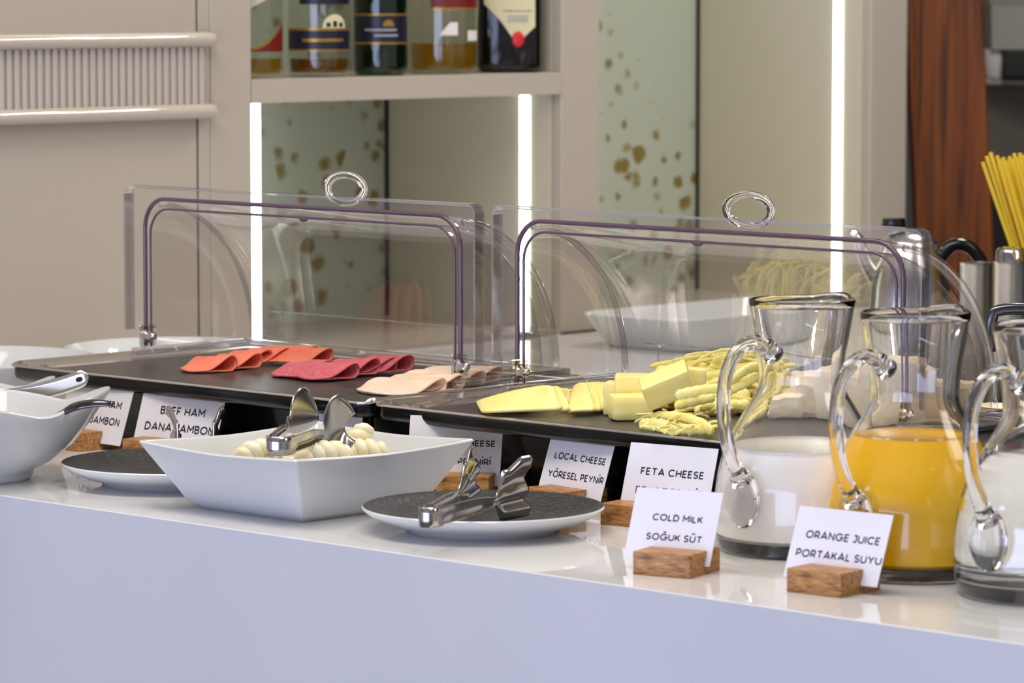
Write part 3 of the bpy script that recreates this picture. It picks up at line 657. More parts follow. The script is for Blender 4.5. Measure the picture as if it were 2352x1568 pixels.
for k in range(150):
    u = rnd.uniform(-1, 1); v = rnd.uniform(-1, 1)
    while u * u + v * v > 1: u, v = rnd.uniform(-1, 1), rnd.uniform(-1, 1)
    hgt = max(0.0, 1 - (u * u + v * v)) ** 0.8 * 0.055 * (0.75 + 0.45 * v)
    p = heap + Vector((RT.x, RT.y, 0)) * (u * 0.072) + Vector((-RT.y, RT.x, 0)) * (v * 0.10 + 0.012)
    p.z = CT + ZS + 0.005 + hgt * (1.0 if k % 3 else rnd.uniform(0.5, 0.9)) * (0.8 if k < 36 else 1.0)
    strand(p, rnd.uniform(0.035, 0.07), rnd.uniform(0.0055, 0.0085) if k < 36 else rnd.uniform(0.0016, 0.0046), YAW + rnd.gauss(0.1, 0.45) + (0.0 if rnd.random() < 0.75 else 1.1), rnd.gauss(0.08, 0.18), k, LBL)
# hand-placed strands along the front and left of the heap, each one clear in the photo
for (x0, y0, x1, y1, h0, h1, rad, lab) in (
    (1550, 932, 1640, 912, 0.022, 0.028, 0.0045, 'straight thick strand leaning out left of the string cheese heap'),
    (1552, 905, 1662, 888, 0.044, 0.050, 0.0046, 'long smooth strand on top at the left of the string cheese heap'),
    (1502, 946, 1642, 978, 0.014, 0.012, 0.0050, 'long thick strand along the front of the string cheese heap'),
    (1470, 970, 1560, 985, 0.006, 0.006, 0.0062, 'flat torn piece at the front left tip of the string cheese heap'),
    (1560, 985, 1640, 988, 0.006, 0.006, 0.0046, 'short frayed piece on the tray at the front of the string cheese heap'),
    (1675, 870, 1745, 832, 0.062, 0.072, 0.0044, 'pale strand sticking up at the top of the string cheese heap'),
    (1660, 905, 1745, 860, 0.050, 0.060, 0.0046, 'broad strand slanting up the string cheese heap near the milk jug handle')):
    a, b = at(x0, y0, ZS + h0), at(x1, y1, ZS + h1); d = b - a
    strand((a + b) / 2, d.length, rad * 1.15, math.atan2(d.y, d.x), math.asin(d.z / d.length), 0, lab)
for k in range(36):      # frayed ends along the front of the heap
    p = at(rnd.uniform(1485, 1645), rnd.uniform(950, 988), ZS + rnd.uniform(0.003, 0.013))
    strand(p, rnd.uniform(0.012, 0.03), rnd.uniform(0.0010, 0.0024), YAW + rnd.gauss(-0.2, 0.7), rnd.gauss(0.05, 0.25), k, 'short frayed strand of string cheese at the front of the heap')
# ------------------------------------------------------------------ white cheese
for k, (px, py, h, sx, sy, sz, rz, lab) in enumerate((
    (1965, 905, 0.024, 0.06, 0.05, 0.048, 0.4, 'crumbly cream white cheese chunk showing between the milk and juice jugs'),
    (1880, 905, 0.022, 0.06, 0.05, 0.042, 0.9, 'crumbly white cheese chunk seen through the milk jug'),
    (1810, 920, 0.016, 0.05, 0.05, 0.030, 0.3, 'low white cheese chunk behind the milk jug near the string cheese'),
    (2060, 895, 0.030, 0.07, 0.06, 0.060, 0.6, 'tall white cheese chunk seen through the neck of the juice jug'),
    (2118, 905, 0.026, 0.05, 0.05, 0.052, 1.1, 'white cheese chunk behind the right side of the juice jug'),
    (2205, 915, 0.018, 0.03, 0.03, 0.034, 0.2, 'white cheese chunk between the juice jug and the water jug handle'),
    (2272, 938, 0.005, 0.035, 0.03, 0.009, 0.5, 'flat white cheese crumb lying at the right end of the cheese tray'))):
    block(px, py, h, sx, sy, sz, (0, 0, rz), lab, 'feta', 'white_cheese_chunk', 0.006, 'white cheese chunks', 'cheese', 0.0009)
# ------------------------------------------------------------------ square bowl with braided cheese
def sq_ring(a, b, ex, n=64):
    out = []
    for i in range(n):
        th = 2 * PI * (i + 0.5) / n; c, s = math.cos(th), math.sin(th)
        f = (abs(c) ** ex + abs(s) ** ex) ** (-1 / ex); out.append((a * c * f, b * s * f, (abs(math.sin(2 * th))) ** 3))
    return out
def sq_bowl(name, loc, layers, th, m, label, rz=0.0, lift=0.0, rr=None, cp=1.0, cx=0.06, boat=False):
    # layers: (z, half_x, half_y, exponent); the rim rises by lift at the corners
    t = thing(name, loc, label, 'bowl', rz=rz); bm = bmesh.new(); R = []
    H = layers[-1][0]
    def ring(z, a, b, ex):
        k = (z / H) ** 2
        if rr:
            pts = rrect(-a, a, -b, b, rr, 4); dn = []
            for i, p in enumerate(pts):
                q = pts[(i + 1) % len(pts)]; n_ = 12 if math.hypot(q[0] - p[0], q[1] - p[1]) > 0.02 else 1
                dn += [(p[0] + (q[0] - p[0]) * j / n_, p[1] + (q[1] - p[1]) * j / n_) for j in range(n_)]
            return [(x, y, z + lift * k * (abs(x) / a * abs(y) / b) ** 1.5) for x, y in dn]
        return [(x * (1 + cx * c ** cp * k), y * (1 + cx * c ** cp * k), z + lift * c ** cp * k * ((1.0 if x * y > 0 else (0.75 if x > 0 else 0.25)) if boat else 1.0)) for x, y, c in sq_ring(a, b, ex, 96)]
    rings = [ring(*l) for l in layers]
    top = layers[-1]; rings.append(ring(top[0] + th * 0.35, top[1] - th * 0.25, top[2] - th * 0.25, top[3])); rings.append(ring(top[0] + th * 0.35, top[1] - th * 0.75, top[2] - th * 0.75, top[3]))
    for z, a, b, ex in reversed(layers[1:]): rings.append(ring(max(z, th), a - th, b - th, ex))
    rings.append(ring(th, layers[1][1] - th * 2.2, layers[1][2] - th * 2.2, layers[1][3]))
    loft(bm, rings, True, True)
    obj('vessel', bm, m, t, smooth=True, sharp=60)
    return t
BW = Vector((-2.737, 2.524, CT))
sq_bowl('square_bowl', BW, [(0.0, 0.073, 0.073, 14), (0.0035, 0.0755, 0.0755, 14), (0.006, 0.081, 0.081, 16), (0.020, 0.0885, 0.0895, 20), (0.040, 0.100, 0.103, 24), (0.060, 0.1115, 0.1165, 28)], 0.005, 'porcelain', 'square white porcelain bowl of braided cheese with a slightly chipped front corner', lift=0.004, rr=0.0035)
rnd = random.Random(5)
def braid(p, az, el, length, rad, label):
    d = Vector((math.cos(az) * math.cos(el), math.sin(az) * math.cos(el), math.sin(el))); s1 = Vector((-math.sin(az), math.cos(az), 0)); s2 = d.cross(s1)
    bm = bmesh.new(); b = rnd.uniform(-0.2, 0.2)
    for k in range(2):
        pts = []
        for i in range(25):
            s = i / 24; ph = s * length / 0.011 * PI + k * PI; env = 0.6 * rad * (min(1, 5 * s + .2, 5 * (1 - s) + .2))
            pts.append(d * (length * (s - 0.5)) + s1 * (math.cos(ph) * env + b * length * (s - .5) ** 2) + s2 * math.sin(ph) * env + Vector((0, 0, -0.5 * length * (s - 0.5) ** 2)))
        tube(bm, pts, lambda s: rad * 0.72 * min(1, 0.35 + 4 * s, 0.35 + 4 * (1 - s)), 8)
    o = obj('braided_cheese_stick', bm, 'braid', None, smooth=True, loc=p); tag(o, label, 'cheese stick', 'braided cheese sticks in the square bowl')
BL = 'cream twisted cheese stick in the square white bowl'
for k in range(34):
    a = rnd.uniform(0, 2 * PI); q = rnd.uniform(0, 1) ** 0.6
    lay = 0.013 + 0.011 * (k // 10)
    ext = 0.050 + 0.008 * (k // 10)
    p = BW + Vector((math.cos(a) * q * ext, math.sin(a) * q * ext, lay + 0.006 * (1 - q)))
    braid(p, rnd.uniform(0, PI), rnd.gauss(0, 0.12), rnd.uniform(0.035, 0.055), rnd.uniform(0.0055, 0.0075), BL)
for (px, py, h, az, el, ln, rd, lab) in (
    (600, 1030, 0.062, YAW + 0.3, 0.1, 0.055, 0.008, 'twisted cheese stick at the left of the heap beside the tongs hinge'),
    (700, 1028, 0.064, YAW + 0.45, 0.12, 0.060, 0.009, 'twisted cheese stick under the tongs arm in the square bowl'),
    (745, 1038, 0.066, YAW + 0.2, 0.05, 0.055, 0.009, 'twisted cheese stick right under the tongs jaw in the square bowl'),
    (815, 1012, 0.066, YAW + 0.5, 0.75, 0.050, 0.0085, 'twisted cheese stick pointing up out of the square bowl'),
    (838, 1030, 0.060, YAW - 0.2, 0.0, 0.045, 0.008, 'twisted cheese stick lowest at the right of the bowl heap')):
    braid(at(px, py, h - 0.004), az, el, ln, rd, lab)
# ------------------------------------------------------------------ stoneware plates
def plate(px, py, label):
    c = at(px, py, 0.022); c.z = CT
    t = thing('stoneware_plate', c, label, 'plate'); R = 0.111
    bm = bmesh.new(); lathe(bm, [(0, 0.003), (0.060, 0.003), (0.064, 0.0), (0.070, 0.0), (0.0725, 0.004), (0.088, 0.0085), (0.104, 0.0155), (R, 0.0205), (R + 0.0006, 0.0222), (R - 0.0008, 0.0234)], 96)
    obj('white_underside', bm, 'porcelain', t, smooth=True, sharp=60)
    bm = bmesh.new(); lathe(bm, [(R - 0.0008, 0.0234), (R - 0.004, 0.0232), (0.098, 0.0195), (0.080, 0.0150), (0.05, 0.0135), (0, 0.0132)], 96)
    obj('black_glaze', bm, 'stone_glaze', t, smooth=True); return t, c
PL2, P2 = plate(1110, 1163, 'black-topped stoneware plate in front of the local cheese sign')
PL1, P1 = plate(396, 1060, 'black-topped stoneware plate half hidden behind the square bowl')
# ------------------------------------------------------------------ tongs
def strip_tongs(label, H, A, B, jaw, gap=0.017, jaw2=None):
    H = Vector(H); A = Vector(A); B = Vector(B); mid = (A + B) / 2; ax = (mid - H); ax.z = 0; ax.normalize(); sd = Vector((-ax.y, ax.x, 0))
    if (A - mid).dot(sd) < 0: A, B = B, A
    t = thing('serving_tongs', H, label, 'tongs')
    slope = ((mid.z - H.z) / (mid - H).length)
    for E, sg in ((A, 1), (B, -1)):
        if sg == 1 and jaw2: jw = jaw2
        else: jw = jaw
        S = H + sd * (sg * gap / 2); D = E - S; L = D.length; d = D.normalized(); n = Vector((-d.y, d.x, 0)).normalized() * sg
        bm = bmesh.new(); rows = []; K = 56; U = Vector((0, 0, 1))
        for i in range(K + 1):
            s = i / K; c = S + d * (L * s) - H; row = []
            if s < 0.64: up_ = dn = 0.0078 - 0.0036 * max(0, (s - 0.40) / 0.24) ** 1.4; q = -1
            else: q = (s - 0.64) / 0.36; up_, dn = jw(q)
            for j in range(15):
                f = j / 7 - 1; z = f * (up_ if f > 0 else dn)
                if q < 0: off = -0.0024 * (1 - f * f) * min(1, s * 6) * min(1, (0.64 - s) * 8); k = 0
                else: off = jw.wave(q, f); k = 0
                row.append(c + n * off + U * z)
            rows.append(row)
        grid(bm, rows); o = obj('arm', bm, 'tong_steel', t, smooth=True); solid(o, 0.0013, 0.0)
    bm = bmesh.new(); rows = []
    for i in range(17):
        a = -PI / 2 + PI * i / 16; r = gap / 2
        c = -ax * (r * 0.9 * math.cos(a)) + sd * (r * math.sin(a)); rows.append([c + Vector((0, 0, z)) for z in (-0.0088, -0.003, 0.003, 0.0088)])
    rows.insert(0, [p + ax * 0.012 for p in rows[0]]); rows.append([p + ax * 0.012 for p in rows[-1]])
    grid(bm, rows); o = obj('hinge', bm, 'tong_steel', t, smooth=True); solid(o, 0.0014, 0.0); return t
class Wing:
    def __call__(s, q):
        r = min(1.0, q * 3.2); r = r * r * (3 - 2 * r); return (0.0042 + 0.022 * r + 0.009 * max(0, min(1, (q - 0.42) * 3.2)), 0.0042 + 0.0165 * r)
    def wave(s, q, f): r = min(1, q * 3); return 0.006 * q * f * f + 0.0030 * math.sin(f * 9.0 + 0.8) * r - 0.004 * r * (1 - q)
class Disc:
    def __call__(s, q):
        e = max(0.22, max(0.0, 1 - ((q - 0.58) / 0.47) ** 2) ** 0.36) if q > 0.13 else 0.22
        return (0.0042 + 0.030 * e, 0.0042 + 0.004 * e)
    def wave(s, q, f): return -0.020 * q + 0.006 * q * f * f
class Leaf:
    def __call__(s, q):
        e = math.sin(PI * min(1, 0.12 + 0.80 * q)) ** 0.8
        return (0.0042 + 0.031 * e, 0.0042 + 0.022 * e)
    def __init__(s, tw=0.0): s.tw = tw
    def wave(s, q, f): return 0.012 * q * f * f - 0.006 * q + 0.008 * q * q - s.tw * q
def tongs2(P, hx, ax_, bx, label):
    strip_tongs(label, at(*hx, 0.0345), at(*ax_, 0.038), at(*bx, 0.037), Wing())
tongs2(P2, (985, 1186), (1098, 1112), (1208, 1132), 'stainless steel tongs lying on the plate nearest the local cheese sign')
tongs2(P1, (446, 1076), (398, 1010), (502, 1010), 'stainless steel tongs mostly hidden behind the square bowl, jaw tips showing')
strip_tongs('steel serving tongs with rounded jaws resting in the square cheese bowl', at(640, 1022, 0.074), at(684, 962, 0.080), at(787, 983, 0.080), Leaf(), 0.022, Disc())
# ------------------------------------------------------------------ wavy bowls at left
def wavy(c, label, k=1.0):
    L = [(0.0, 0.056, 0.056, 2.0), (0.004, 0.059, 0.059, 2.0), (0.010, 0.061, 0.061, 2.0), (0.018, 0.078, 0.078, 2.05), (0.032, 0.096, 0.096, 2.2), (0.048, 0.107, 0.107, 2.5), (0.060, 0.113, 0.113, 2.8), (0.070, 0.118, 0.118, 3.0)]
    return sq_bowl('wavy_bowl', c, [(z * k, a * k, b * k, e) for z, a, b, e in L], 0.0055, 'porcelain', label, lift=0.020 * k, cp=0.55, cx=0.05, boat=True)
B1 = Vector((-3.140, 2.438, CT)); B2 = Vector((-3.350, 2.562, CT))
wavy(B1, 'white wavy-rimmed bowl at the left edge, nearest the counter front, with a dark spoon')
wavy(B2, 'white wavy-rimmed bowl behind another, holding a flat steel ladle', 0.86)
t = thing('spoon', at(128, 957, 0.070), 'dark polished spoon leaning out of the front wavy bowl', 'spoon')
org = Vector(t.location)
bm = bmesh.new(); pts = [at(60, 985, 0.040), at(128, 957, 0.067), at(165, 936, 0.080), at(205, 927, 0.085), at(240, 926, 0.086), at(259, 927, 0.086)]
tube(bm, [p - org for p in smooth_path(pts, 6)], lambda s: 0.0032 + 0.0022 * math.sin(PI * min(1, s * 1.15)), 12, flat=0.45, upv=(0.7, 0.0, 0.7)); obj('handle', bm, 'dark_steel', t, smooth=True)
bm = bmesh.new(); bmesh.ops.create_uvsphere(bm, u_segments=20, v_segments=10, radius=1)
for v in bm.verts: v.co = Vector((v.co.x * 0.024, v.co.y * 0.016, v.co.z * 0.005)) + (at(35, 1000, 0.026) - org)
obj('spoon_bowl', bm, 'dark_steel', t, smooth=True)
p0, p1 = at(-70, 916, 0.062), at(196, 843, 0.098)
t = thing('ladle', p0, 'flat steel ladle handle with a hanging hole, crossing the rear wavy bowl', 'ladle')
d = (p1 - p0); L = d.length; d.normalize(); sv = Vector((0, 0, 1)) - d * d.z; sv.normalize(); wv = d.cross(((p0 + p1) / 2 - CAM).normalized()).normalized()
bm = bmesh.new(); rows = []
for i in range(25):
    s = i / 24; hw = 0.0092 if s < 0.93 else 0.0092 * math.sqrt(max(0.05, 1 - ((s - 0.93) / 0.075) ** 2))
    bow = -sv * 0.012 * math.sin(PI * s * 0.7)
    rows.append([d * (L * s) + bow + wv * (hw * f) for f in (-1, -0.5, 0, 0.5, 1)])
grid(bm, rows); o = obj('handle', bm, 'steel', t, smooth=True); solid(o, 0.0016, 0.0)
bm = bmesh.new(); bmesh.ops.create_circle(bm, cap_ends=True, segments=18, radius=0.0026); 
nv = d.cross(wv).normalized(); 
if nv.dot(CAM - p1) < 0: nv = -nv
Q = Matrix((d, wv, nv)).transposed()
for v in bm.verts: v.co = Q @ Vector((v.co.x * 1.5, v.co.y, 0.0011)) + d * (L * 0.925) - sv * 0.012 * math.sin(PI * 0.925 * 0.7)
obj('hanging_hole', bm, 'cavity', t)
bm = bmesh.new(); bmesh.ops.create_uvsphere(bm, u_segments=24, v_segments=12, radius=0.028)
for v in bm.verts: v.co.z = min(v.co.z * 0.7, 0.004); v.co += Vector((-0.01, 0.0, -0.014))
obj('ladle_bowl', bm, 'steel', t, smooth=True, sharp=50)
def big_bowl(c, r, h, label):
    t = thing('large_round_bowl', c, label, 'bowl'); bm = bmesh.new()
    lathe(bm, [(0, 0.002), (r * 0.45, 0.002), (r * 0.47, 0), (r * 0.5, 0), (r * 0.53, 0.004), (r * 0.75, h * 0.3), (r * 0.92, h * 0.68), (r, h - 0.002), (r, h + 0.001), (r - 0.004, h + 0.0015), (r * 0.90, h * 0.72), (r * 0.72, h * 0.38), (r * 0.5, 0.010), (0, 0.007)], 96)
    obj('vessel', bm, 'porcelain', t, smooth=True, sharp=70); return t
big_bowl(Vector((-3.605, 2.80, CT)), 0.142, 0.067, 'large white round bowl left of the ham tray, its near rim behind the tray corner')
big_bowl(Vector((-3.615, 3.11, CT)), 0.130, 0.058, 'large white round bowl beyond the first, behind the left end of the ham cover')
boxo_dish = thing('serving_dish', (-3.60, 4.10, CT), 'white rectangular dish seen through the cheese cover on the back worktop', 'dish')
bm = bmesh.new()
loft(bm, [[(x, y, z) for x, y in rrect(-a, a, -b, b, 0.03)] for z, a, b in ((0, 0.08, 0.15), (0.004, 0.085, 0.155), (0.046, 0.10, 0.185), (0.048, 0.097, 0.182), (0.008, 0.08, 0.15))], True, True); obj('vessel', bm, 'porcelain', boxo_dish, smooth=True, sharp=50)
# ------------------------------------------------------------------ signs
def sign(tl, tr, lines, label, zt=0.072, back=0.022, hold=0.0, frac=0.6, zb=0.007):
    a, b = at(*tl, zt), at(*tr, zt); u = (b - a); W = u.length; u.normalize(); ang = math.atan2(u.y, u.x); mid = (a + b) / 2
    n = Vector((-u.y, u.x, 0)); bot = mid - n * back; loc = Vector((bot.x, bot.y, CT))
    t = thing('table_sign', loc, label, 'sign', rz=ang)
    th = math.atan2(back, zt - zb); Hh = math.hypot(back, zt - zb)
    bm = bmesh.new(); box(bm, -W / 2, W / 2, -0.00025, 0.00025, 0, Hh)
    card = obj('card', bm, 'card', t); card.matrix_local = Matrix.Translation((0, 0, zb)) @ Matrix.Rotation(-th, 4, 'X')
    size = frac * W / text_width(lines[0])
    for s, z in zip(lines, (0.565 * Hh, 0.300 * Hh)):
        me = text_mesh(s, size); lo = link('lettering', me, 'ink', card, smooth=False); lo.rotation_euler = (PI / 2, 0, 0); lo.location = (0.003, -0.0004, z)
    # wooden block with a slanting slot for the card
    bx0, bx1 = -0.027 + hold, 0.027 + hold; D = 0.029; Z = 0.020; k = math.tan(th); s0 = 0.0013; z0 = zb - 0.001
    poly = [(-D, 0), (D, 0), (D, Z), ((Z - zb) * k + s0, Z), ((z0 - zb) * k + s0, z0), ((z0 - zb) * k - s0, z0), ((Z - zb) * k - s0, Z), (-D, Z)]
    bm = bmesh.new(); prism(bm, poly, bx0, bx1); hb = obj('wooden_block', bm, 'holder', t)
    md = hb.modifiers.new('soft_edges', 'BEVEL'); md.width = 0.0007; md.segments = 2; md.limit_method = 'ANGLE'
    return t
sign((165, 864), (312, 882), ('TURKEY HAM', 'HİNDİ JAMBON'), 'white card sign reading TURKEY HAM behind the left bowls', hold=-0.004, frac=0.70)
sign((334, 884), (522, 900), ('BEEF HAM', 'DANA JAMBON'), 'white card sign reading BEEF HAM standing before the ham tray', hold=-0.018, frac=0.54)
sign((676, 919), (839, 931), ('CHICKEN HAM', 'PİLİÇ JAMBON'), 'white card sign mostly hidden behind the square bowl and its tongs', frac=0.74)
sign((943, 953), (1157, 958), ('KASHAR CHEESE', 'KAŞAR PEYNİRİ'), 'white card sign ending CHEESE, PEYNİRİ, right behind the square bowl', zt=0.073, back=0.021, hold=0.016, frac=0.80)
sign((1272, 981), (1418, 1001), ('LOCAL CHEESE', 'YÖRESEL PEYNİR'), 'white card sign reading LOCAL CHEESE behind the round black plate', hold=-0.002, frac=0.80)
sign((1450, 1015), (1651, 1031), ('FETA CHEESE', 'BEYAZ PEYNİR'), 'white card sign reading FETA CHEESE behind the cold milk sign', hold=-0.022, frac=0.72)
sign((1464, 1118), (1662, 1132), ('COLD MILK', 'SOĞUK SÜT'), 'white card sign reading COLD MILK before the milk jug', hold=0.010, zt=0.067, frac=0.58, back=0.026)
sign((1838, 1161), (2053, 1183), ('ORANGE JUICE', 'PORTAKAL SUYU'), 'white card sign reading ORANGE JUICE before the juice jug', hold=0.004, zt=0.064, frac=0.79, back=0.024)
# ------------------------------------------------------------------ glass jugs
OUT = [(0.070, 0.000), (0.0735, 0.004), (0.0755, 0.014), (0.0765, 0.034), (0.0745, 0.062), (0.0690, 0.086), (0.0600, 0.107), (0.0490, 0.126), (0.0405, 0.140), (0.0378, 0.149), (0.0380, 0.160), (0.0402, 0.180), (0.0440, 0.203), (0.0472, 0.221)]
TH = 0.0034
def inner_r(z):
    for (r0, z0), (r1, z1) in zip(OUT, OUT[1:]):
        if z0 <= z <= z1: return r0 + (r1 - r0) * (z - z0) / (z1 - z0) - TH
    return OUT[-1][0] - TH
def dense(prof, k=3):
    P = smooth_path([(r, 0, z) for r, z in prof], k); return [(p.x, p.z) for p in P]
def jug(c, label, fill, level):
    t = thing('glass_jug', c, label, 'jug', 'glass jugs')
    bm = bmesh.new(); o = dense(OUT)
    inn = [(r - TH, z) for r, z in o if z > 0.017]
    prof = [(0, 0.0025), (0.058, 0.0025), (0.066, 0.0)] + o + [(OUT[-1][0] - 0.0008, 0.2226), (OUT[-1][0] - 0.0026, 0.2226)] + inn[::-1] + [(inn[0][0] - 0.003, 0.0145), (inn[0][0] - 0.012, 0.0125), (0, 0.0125)]
    lathe(bm, prof, 72)
    for v in bm.verts:      # pouring lip towards the back of the counter
        if v.co.z > 0.175:
            a = math.atan2(v.co.y, v.co.x) - PI / 2; f = max(0, math.cos(a)) ** 14 * ((v.co.z - 0.175) / 0.047) ** 2
            r = math.hypot(v.co.x, v.co.y); v.co.x *= 1 + 0.20 * f; v.co.y *= 1 + 0.20 * f; v.co.z += 0.003 * f
    o_ = obj('body', bm, 'glass', t, smooth=True, sharp=60)
    if fill != 'water':      # the thin wall lying against the drink needs no refraction of its own
        o_.data.materials.append(M['jug_glass'])
        for p_ in o_.data.polygons:
            if 0.0165 < p_.center.z < level: p_.material_index = 1
    bm = bmesh.new()
    pts = [(0, -0.0375, 0.176), (0, -0.052, 0.1855), (0, -0.070, 0.1885), (0, -0.088, 0.181), (0, -0.1005, 0.163), (0, -0.1045, 0.140), (0, -0.102, 0.115), (0, -0.095, 0.094), (0, -0.0875, 0.080), (0, -0.0795, 0.068)]
    tube(bm, smooth_path(pts, 6), lambda s: 0.0072 - 0.0012 * math.sin(PI * s) + 0.0030 * max(0, 1 - s * 9) + 0.0035 * max(0, (s - 0.86) / 0.14) ** 2, 16)
    obj('handle', bm, 'glass', t, smooth=True)
    bm = bmesh.new(); bmesh.ops.create_uvsphere(bm, u_segments=28, v_segments=14, radius=1)
    for v in bm.verts: v.co = Vector((v.co.x * 0.020, v.co.y * 0.0042, v.co.z * 0.0265)) + Vector((0, -0.0790, 0.053))
    obj('handle_foot', bm, 'glass', t, smooth=True)
    lt = bmesh.new(); zs = [0.0127, 0.0155, 0.02] + [0.03 + (level - 0.03) * i / 10 for i in range(11)]
    eps = 0.0022 if fill != 'water' else 0.0004
    lathe(lt, [(0, zs[0])] + [((inner_r(max(z, 0.0145)) - (0.004 if z < 0.014 else 0) + eps), z) for z in zs] + [(0, level)], 72)
    obj({'milk': 'milk', 'juice': 'orange_juice', 'water': 'water'}[fill], lt, fill, t, smooth=True, sharp=50)
    return t
jug(Vector((-2.221, 2.642, CT)), 'glass jug half full of milk behind the cold milk sign', 'milk', 0.093)
jug(Vector((-2.0655, 2.606, CT)), 'glass jug of orange juice behind the orange juice sign', 'juice', 0.118)
jug(Vector((-1.912, 2.588, CT)), 'glass jug of clear water cut by the right edge', 'water', 0.120)
# ------------------------------------------------------------------ coffee corner at right
t = thing('coffee_station', (-2.7, 4.0, 0), 'dark low worktop behind the right cover holding pots and canisters', 'counter')
boxo('worktop', -0.45, 0.75, -0.35, 0.5, CT - 0.03, CT, 'dark', t, 0.002); boxo('cabinet_body', -0.43, 0.73, -0.33, 0.48, 0, CT - 0.0302, 'cavity', t)
c = ond(2088, 620, 4.95); c.z = CT
t = thing('coffee_pot', c, 'steel coffee pot with a black knob and handle behind the cheese cover', 'pot', rz=YAW)
bm = bmesh.new(); lathe(bm, [(0, 0), (0.048, 0), (0.052, 0.006), (0.054, 0.06), (0.05, 0.12), (0.040, 0.160), (0.036, 0.168)], 40); obj('body', bm, 'steel', t, smooth=True, sharp=50)
bm = bmesh.new(); lathe(bm, [(0.037, 0.168), (0.036, 0.174), (0.026, 0.184), (0.010, 0.188), (0, 0.188)], 40); lid = obj('lid', bm, 'steel', t, smooth=True, sharp=50)
bm = bmesh.new(); lathe(bm, [(0, 0.190), (0.014, 0.190), (0.015, 0.196), (0.014, 0.204), (0, 0.205)], 24); k_ = obj('knob', bm, 'black', lid, smooth=True, sharp=40); k_.location = (-0.02, 0, 0)
bm = bmesh.new(); tube(bm, smooth_path([(-0.036, 0, 0.12), (-0.055, 0, 0.150), (-0.066, 0, 0.178), (-0.076, 0, 0.184)], 5), lambda s: 0.012 - 0.006 * s, 12); obj('spout', bm, 'steel', t, smooth=True)
bm = bmesh.new(); tube(bm, smooth_path([(0.036, 0, 0.150), (0.055, 0, 0.170), (0.078, 0, 0.166), (0.094, 0, 0.140), (0.098, 0, 0.10)], 5), 0.0085, 12); obj('handle', bm, 'black', t, smooth=True)
for (px, wpx, ytop, d, lab) in ((2243, 76, 602, 4.75, 'small polished steel canister behind the cheese cover, left of a taller one'), (2322, 80, 600, 4.70, 'steel canister with a glass stopper near the right edge')):
    p = ond(px, 650, d); tp = ond(px, ytop, d); r = wpx / 2 * d / FPX; hgt = tp.z - CT; p.z = CT
    t = thing('steel_canister', p, lab, 'canister')
    bm = bmesh.new(); lathe(bm, [(0, 0), (r, 0), (r, hgt - 0.004), (r * 1.04, hgt), (r * 0.96, hgt), (r * 0.95, hgt - 0.03), (0, hgt - 0.03)], 36); obj('body', bm, 'steel', t, smooth=True, sharp=40)
    if wpx == 80:
        bm = bmesh.new(); lathe(bm, [(0, hgt - 0.02), (r * 0.9, hgt - 0.02), (r * 0.9, hgt + 0.012), (r * 0.7, hgt + 0.017), (0, hgt + 0.017)], 30); obj('glass_stopper', bm, 'acrylic_lip', t, smooth=True, sharp=40)
p = ond(2332, 740, 4.02)
t = thing('chrome_server', Vector((p.x, p.y, CT)), 'dark chrome handled server at the right edge beyond the covers', 'server', rz=YAW)
hz = p.z - CT
bm = bmesh.new(); lathe(bm, [(0, 0), (0.05, 0), (0.056, 0.01), (0.056, 0.05), (0.046, hz - 0.02), (0.02, hz - 0.006), (0, hz - 0.006)], 36); bmesh.ops.translate(bm, verts=bm.verts, vec=(0.03, 0, 0)); obj('body', bm, 'dark_steel', t, smooth=True, sharp=50)
bm = bmesh.new(); tube(bm, smooth_path([(-0.024, 0, hz - 0.03), (-0.024, 0, hz + 0.004), (-0.014, 0, hz + 0.013), (0.02, 0, hz + 0.013), (0.06, 0, hz + 0.008), (0.07, 0, hz - 0.03)], 5), 0.006, 12, flat=0.7); obj('handle', bm, 'dark_steel', t, smooth=True)
# straws fanning from a jar just outside the right edge
jp = ond(2452, 860, 4.9); jp.z = CT
t = thing('straw_jar', jp, 'glass jar holding the yellow straws beyond the right edge', 'jar')
bm = bmesh.new(); lathe(bm, [(0, 0), (0.040, 0), (0.042, 0.004), (0.042, 0.13), (0.039, 0.13), (0.039, 0.008), (0, 0.008)], 32); obj('body', bm, 'acrylic', t, smooth=True, sharp=40)
rnd = random.Random(3)
tips = [(2257, 372), (2266, 358), (2275, 350), (2290, 357), (2297, 365), (2304, 361), (2311, 368), (2318, 359), (2325, 364), (2329, 352), (2336, 360), (2342, 351), (2349, 356), (2355, 362), (2362, 352), (2370, 356), (2378, 362), (2387, 355), (2293, 374), (2303, 380), (2313, 378), (2323, 384), (2333, 374), (2343, 382), (2351, 378), (2362, 384)]
bot = jp + Vector((0, 0, 0.012))
for i, (x, y) in enumerate(tips):
    tip = ond(x, y, 4.9 + 0.06 * ((i * 7 % 5) / 4 - 0.5) + (0.05 if i > 17 else 0)); fx = (x - 2257) / 130.0
    base = bot + RT * (0.034 * (fx - 0.5)) + Vector((FW.x, FW.y, 0)) * (0.024 * ((i * 7 % 5) / 4 - 0.5) + (0.008 if i > 17 else 0)); base.z = CT + 0.012
    bm = bmesh.new(); v = tip - base; pts = [v * s for s in (0, 0.25, 0.5, 0.75, 1)]
    tube(bm, pts, 0.0025, 8); o = obj('drinking_straw', bm, 'straw', None, smooth=True, sharp=50, loc=base)
    tag(o, ['leftmost yellow straw of the bundle at the right edge', 'second yellow straw from the left in the right edge bundle', 'third yellow straw from the left, tallest of the outer straws'][i] if i < 3 else 'thin yellow straw within the dense bundle at the right edge', 'straw', 'yellow straws in the jar')
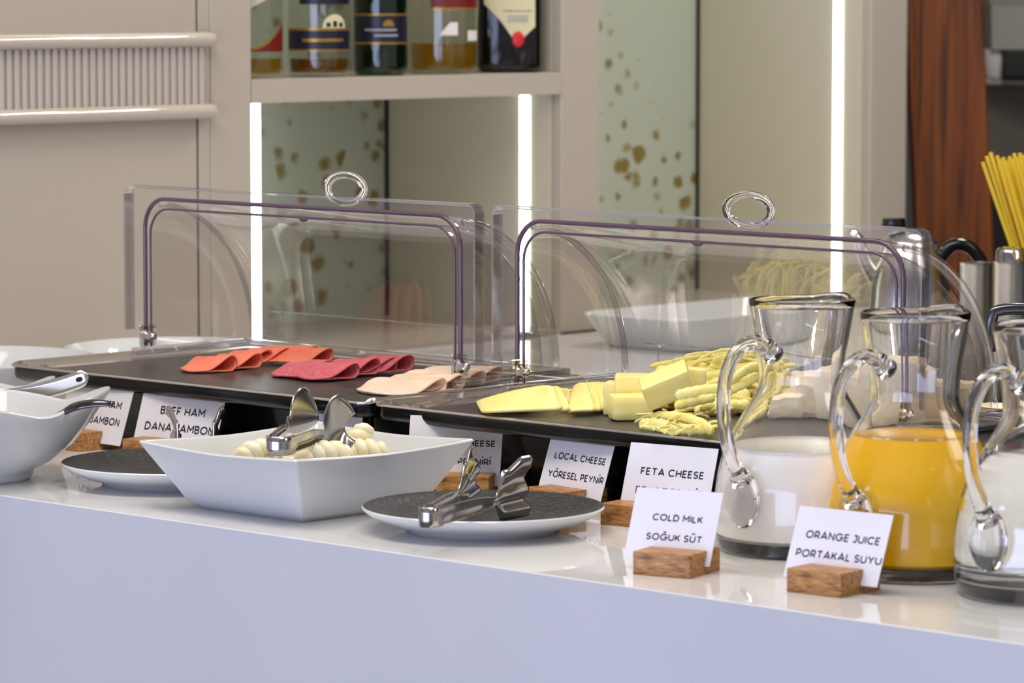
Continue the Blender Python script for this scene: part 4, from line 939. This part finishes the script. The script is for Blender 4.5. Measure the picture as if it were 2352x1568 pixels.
# wood panel and dark shelf beyond
pA = ond(2090, 250, 6.35); pB = ond(2268, 250, 6.35); mid = (pA + pB) / 2; wd = (pB - pA).length
t = thing('wooden_panel', Vector((mid.x, mid.y, 0.0)), 'red-brown wooden panel leaning slightly, right of the beige shelving', 'panel', rz=YAW)
bm = bmesh.new(); box(bm, -wd / 2, wd / 2, 0, 0.04, 0, 2.5, 0.003, 1)
sh = -32.0 / 560.0
for v in bm.verts: v.co.x += sh * (v.co.z - mid.z)
obj('board', bm, 'redwood', t)
bm = bmesh.new(); box(bm, -wd / 2 - 0.03, -wd / 2 - 0.001, 0.01, 0.05, 0, 2.5)
for v in bm.verts: v.co.x += (sh * (v.co.z - mid.z)) * (1 if v.co.x > -wd / 2 - 0.01 else 0.4)
obj('edge_strip', bm, bsdf('dark_blue_grey', (70, 66, 72), 0.5), t)
c = ond(2340, 300, 6.9)
t = thing('dark_shelf', Vector((c.x, c.y, 0)), 'dark back shelf with crockery at the top right corner', 'shelf', rz=YAW)
zsh = ond(2340, 178, 6.9).z
boxo('back_panel', -0.09, 0.5, 0.25, 0.27, 0, 2.4, 'dark', t); boxo('shelf_board', -0.075, 0.5, -0.05, 0.248, zsh - 0.012, zsh, 'grey', t, 0.002); boxo('lower_unit', -0.07, 0.5, -0.03, 0.248, 0, CT + 0.18, 'cavity', t)
c2 = ond(2283, 140, 6.85)
t = thing('coffee_cup', Vector((c2.x, c2.y, zsh + 0.0005)), 'pale cup on the dark back shelf', 'cup')
bm = bmesh.new(); lathe(bm, [(0, 0), (0.014, 0), (0.016, 0.004), (0.020, 0.03), (0.022, 0.05), (0.020, 0.05), (0.018, 0.03), (0, 0.006)], 28); obj('vessel', bm, 'porcelain', t, smooth=True, sharp=50)
c3 = ond(2345, 140, 6.85)
t = thing('coffee_machine', Vector((c3.x, c3.y, zsh + 0.0005)), 'black appliance with a grey hood on the dark back shelf', 'appliance', rz=YAW)
boxo('black_body', -0.035, 0.12, -0.03, 0.12, 0, 0.05, 'cavity', t, 0.004)
bm = bmesh.new(); prism(bm, [(-0.03, 0.05), (0.12, 0.05), (0.12, 0.14), (0.03, 0.14), (-0.02, 0.125)], -0.055, 0.12); obj('grey_hood', bm, 'grey', t)
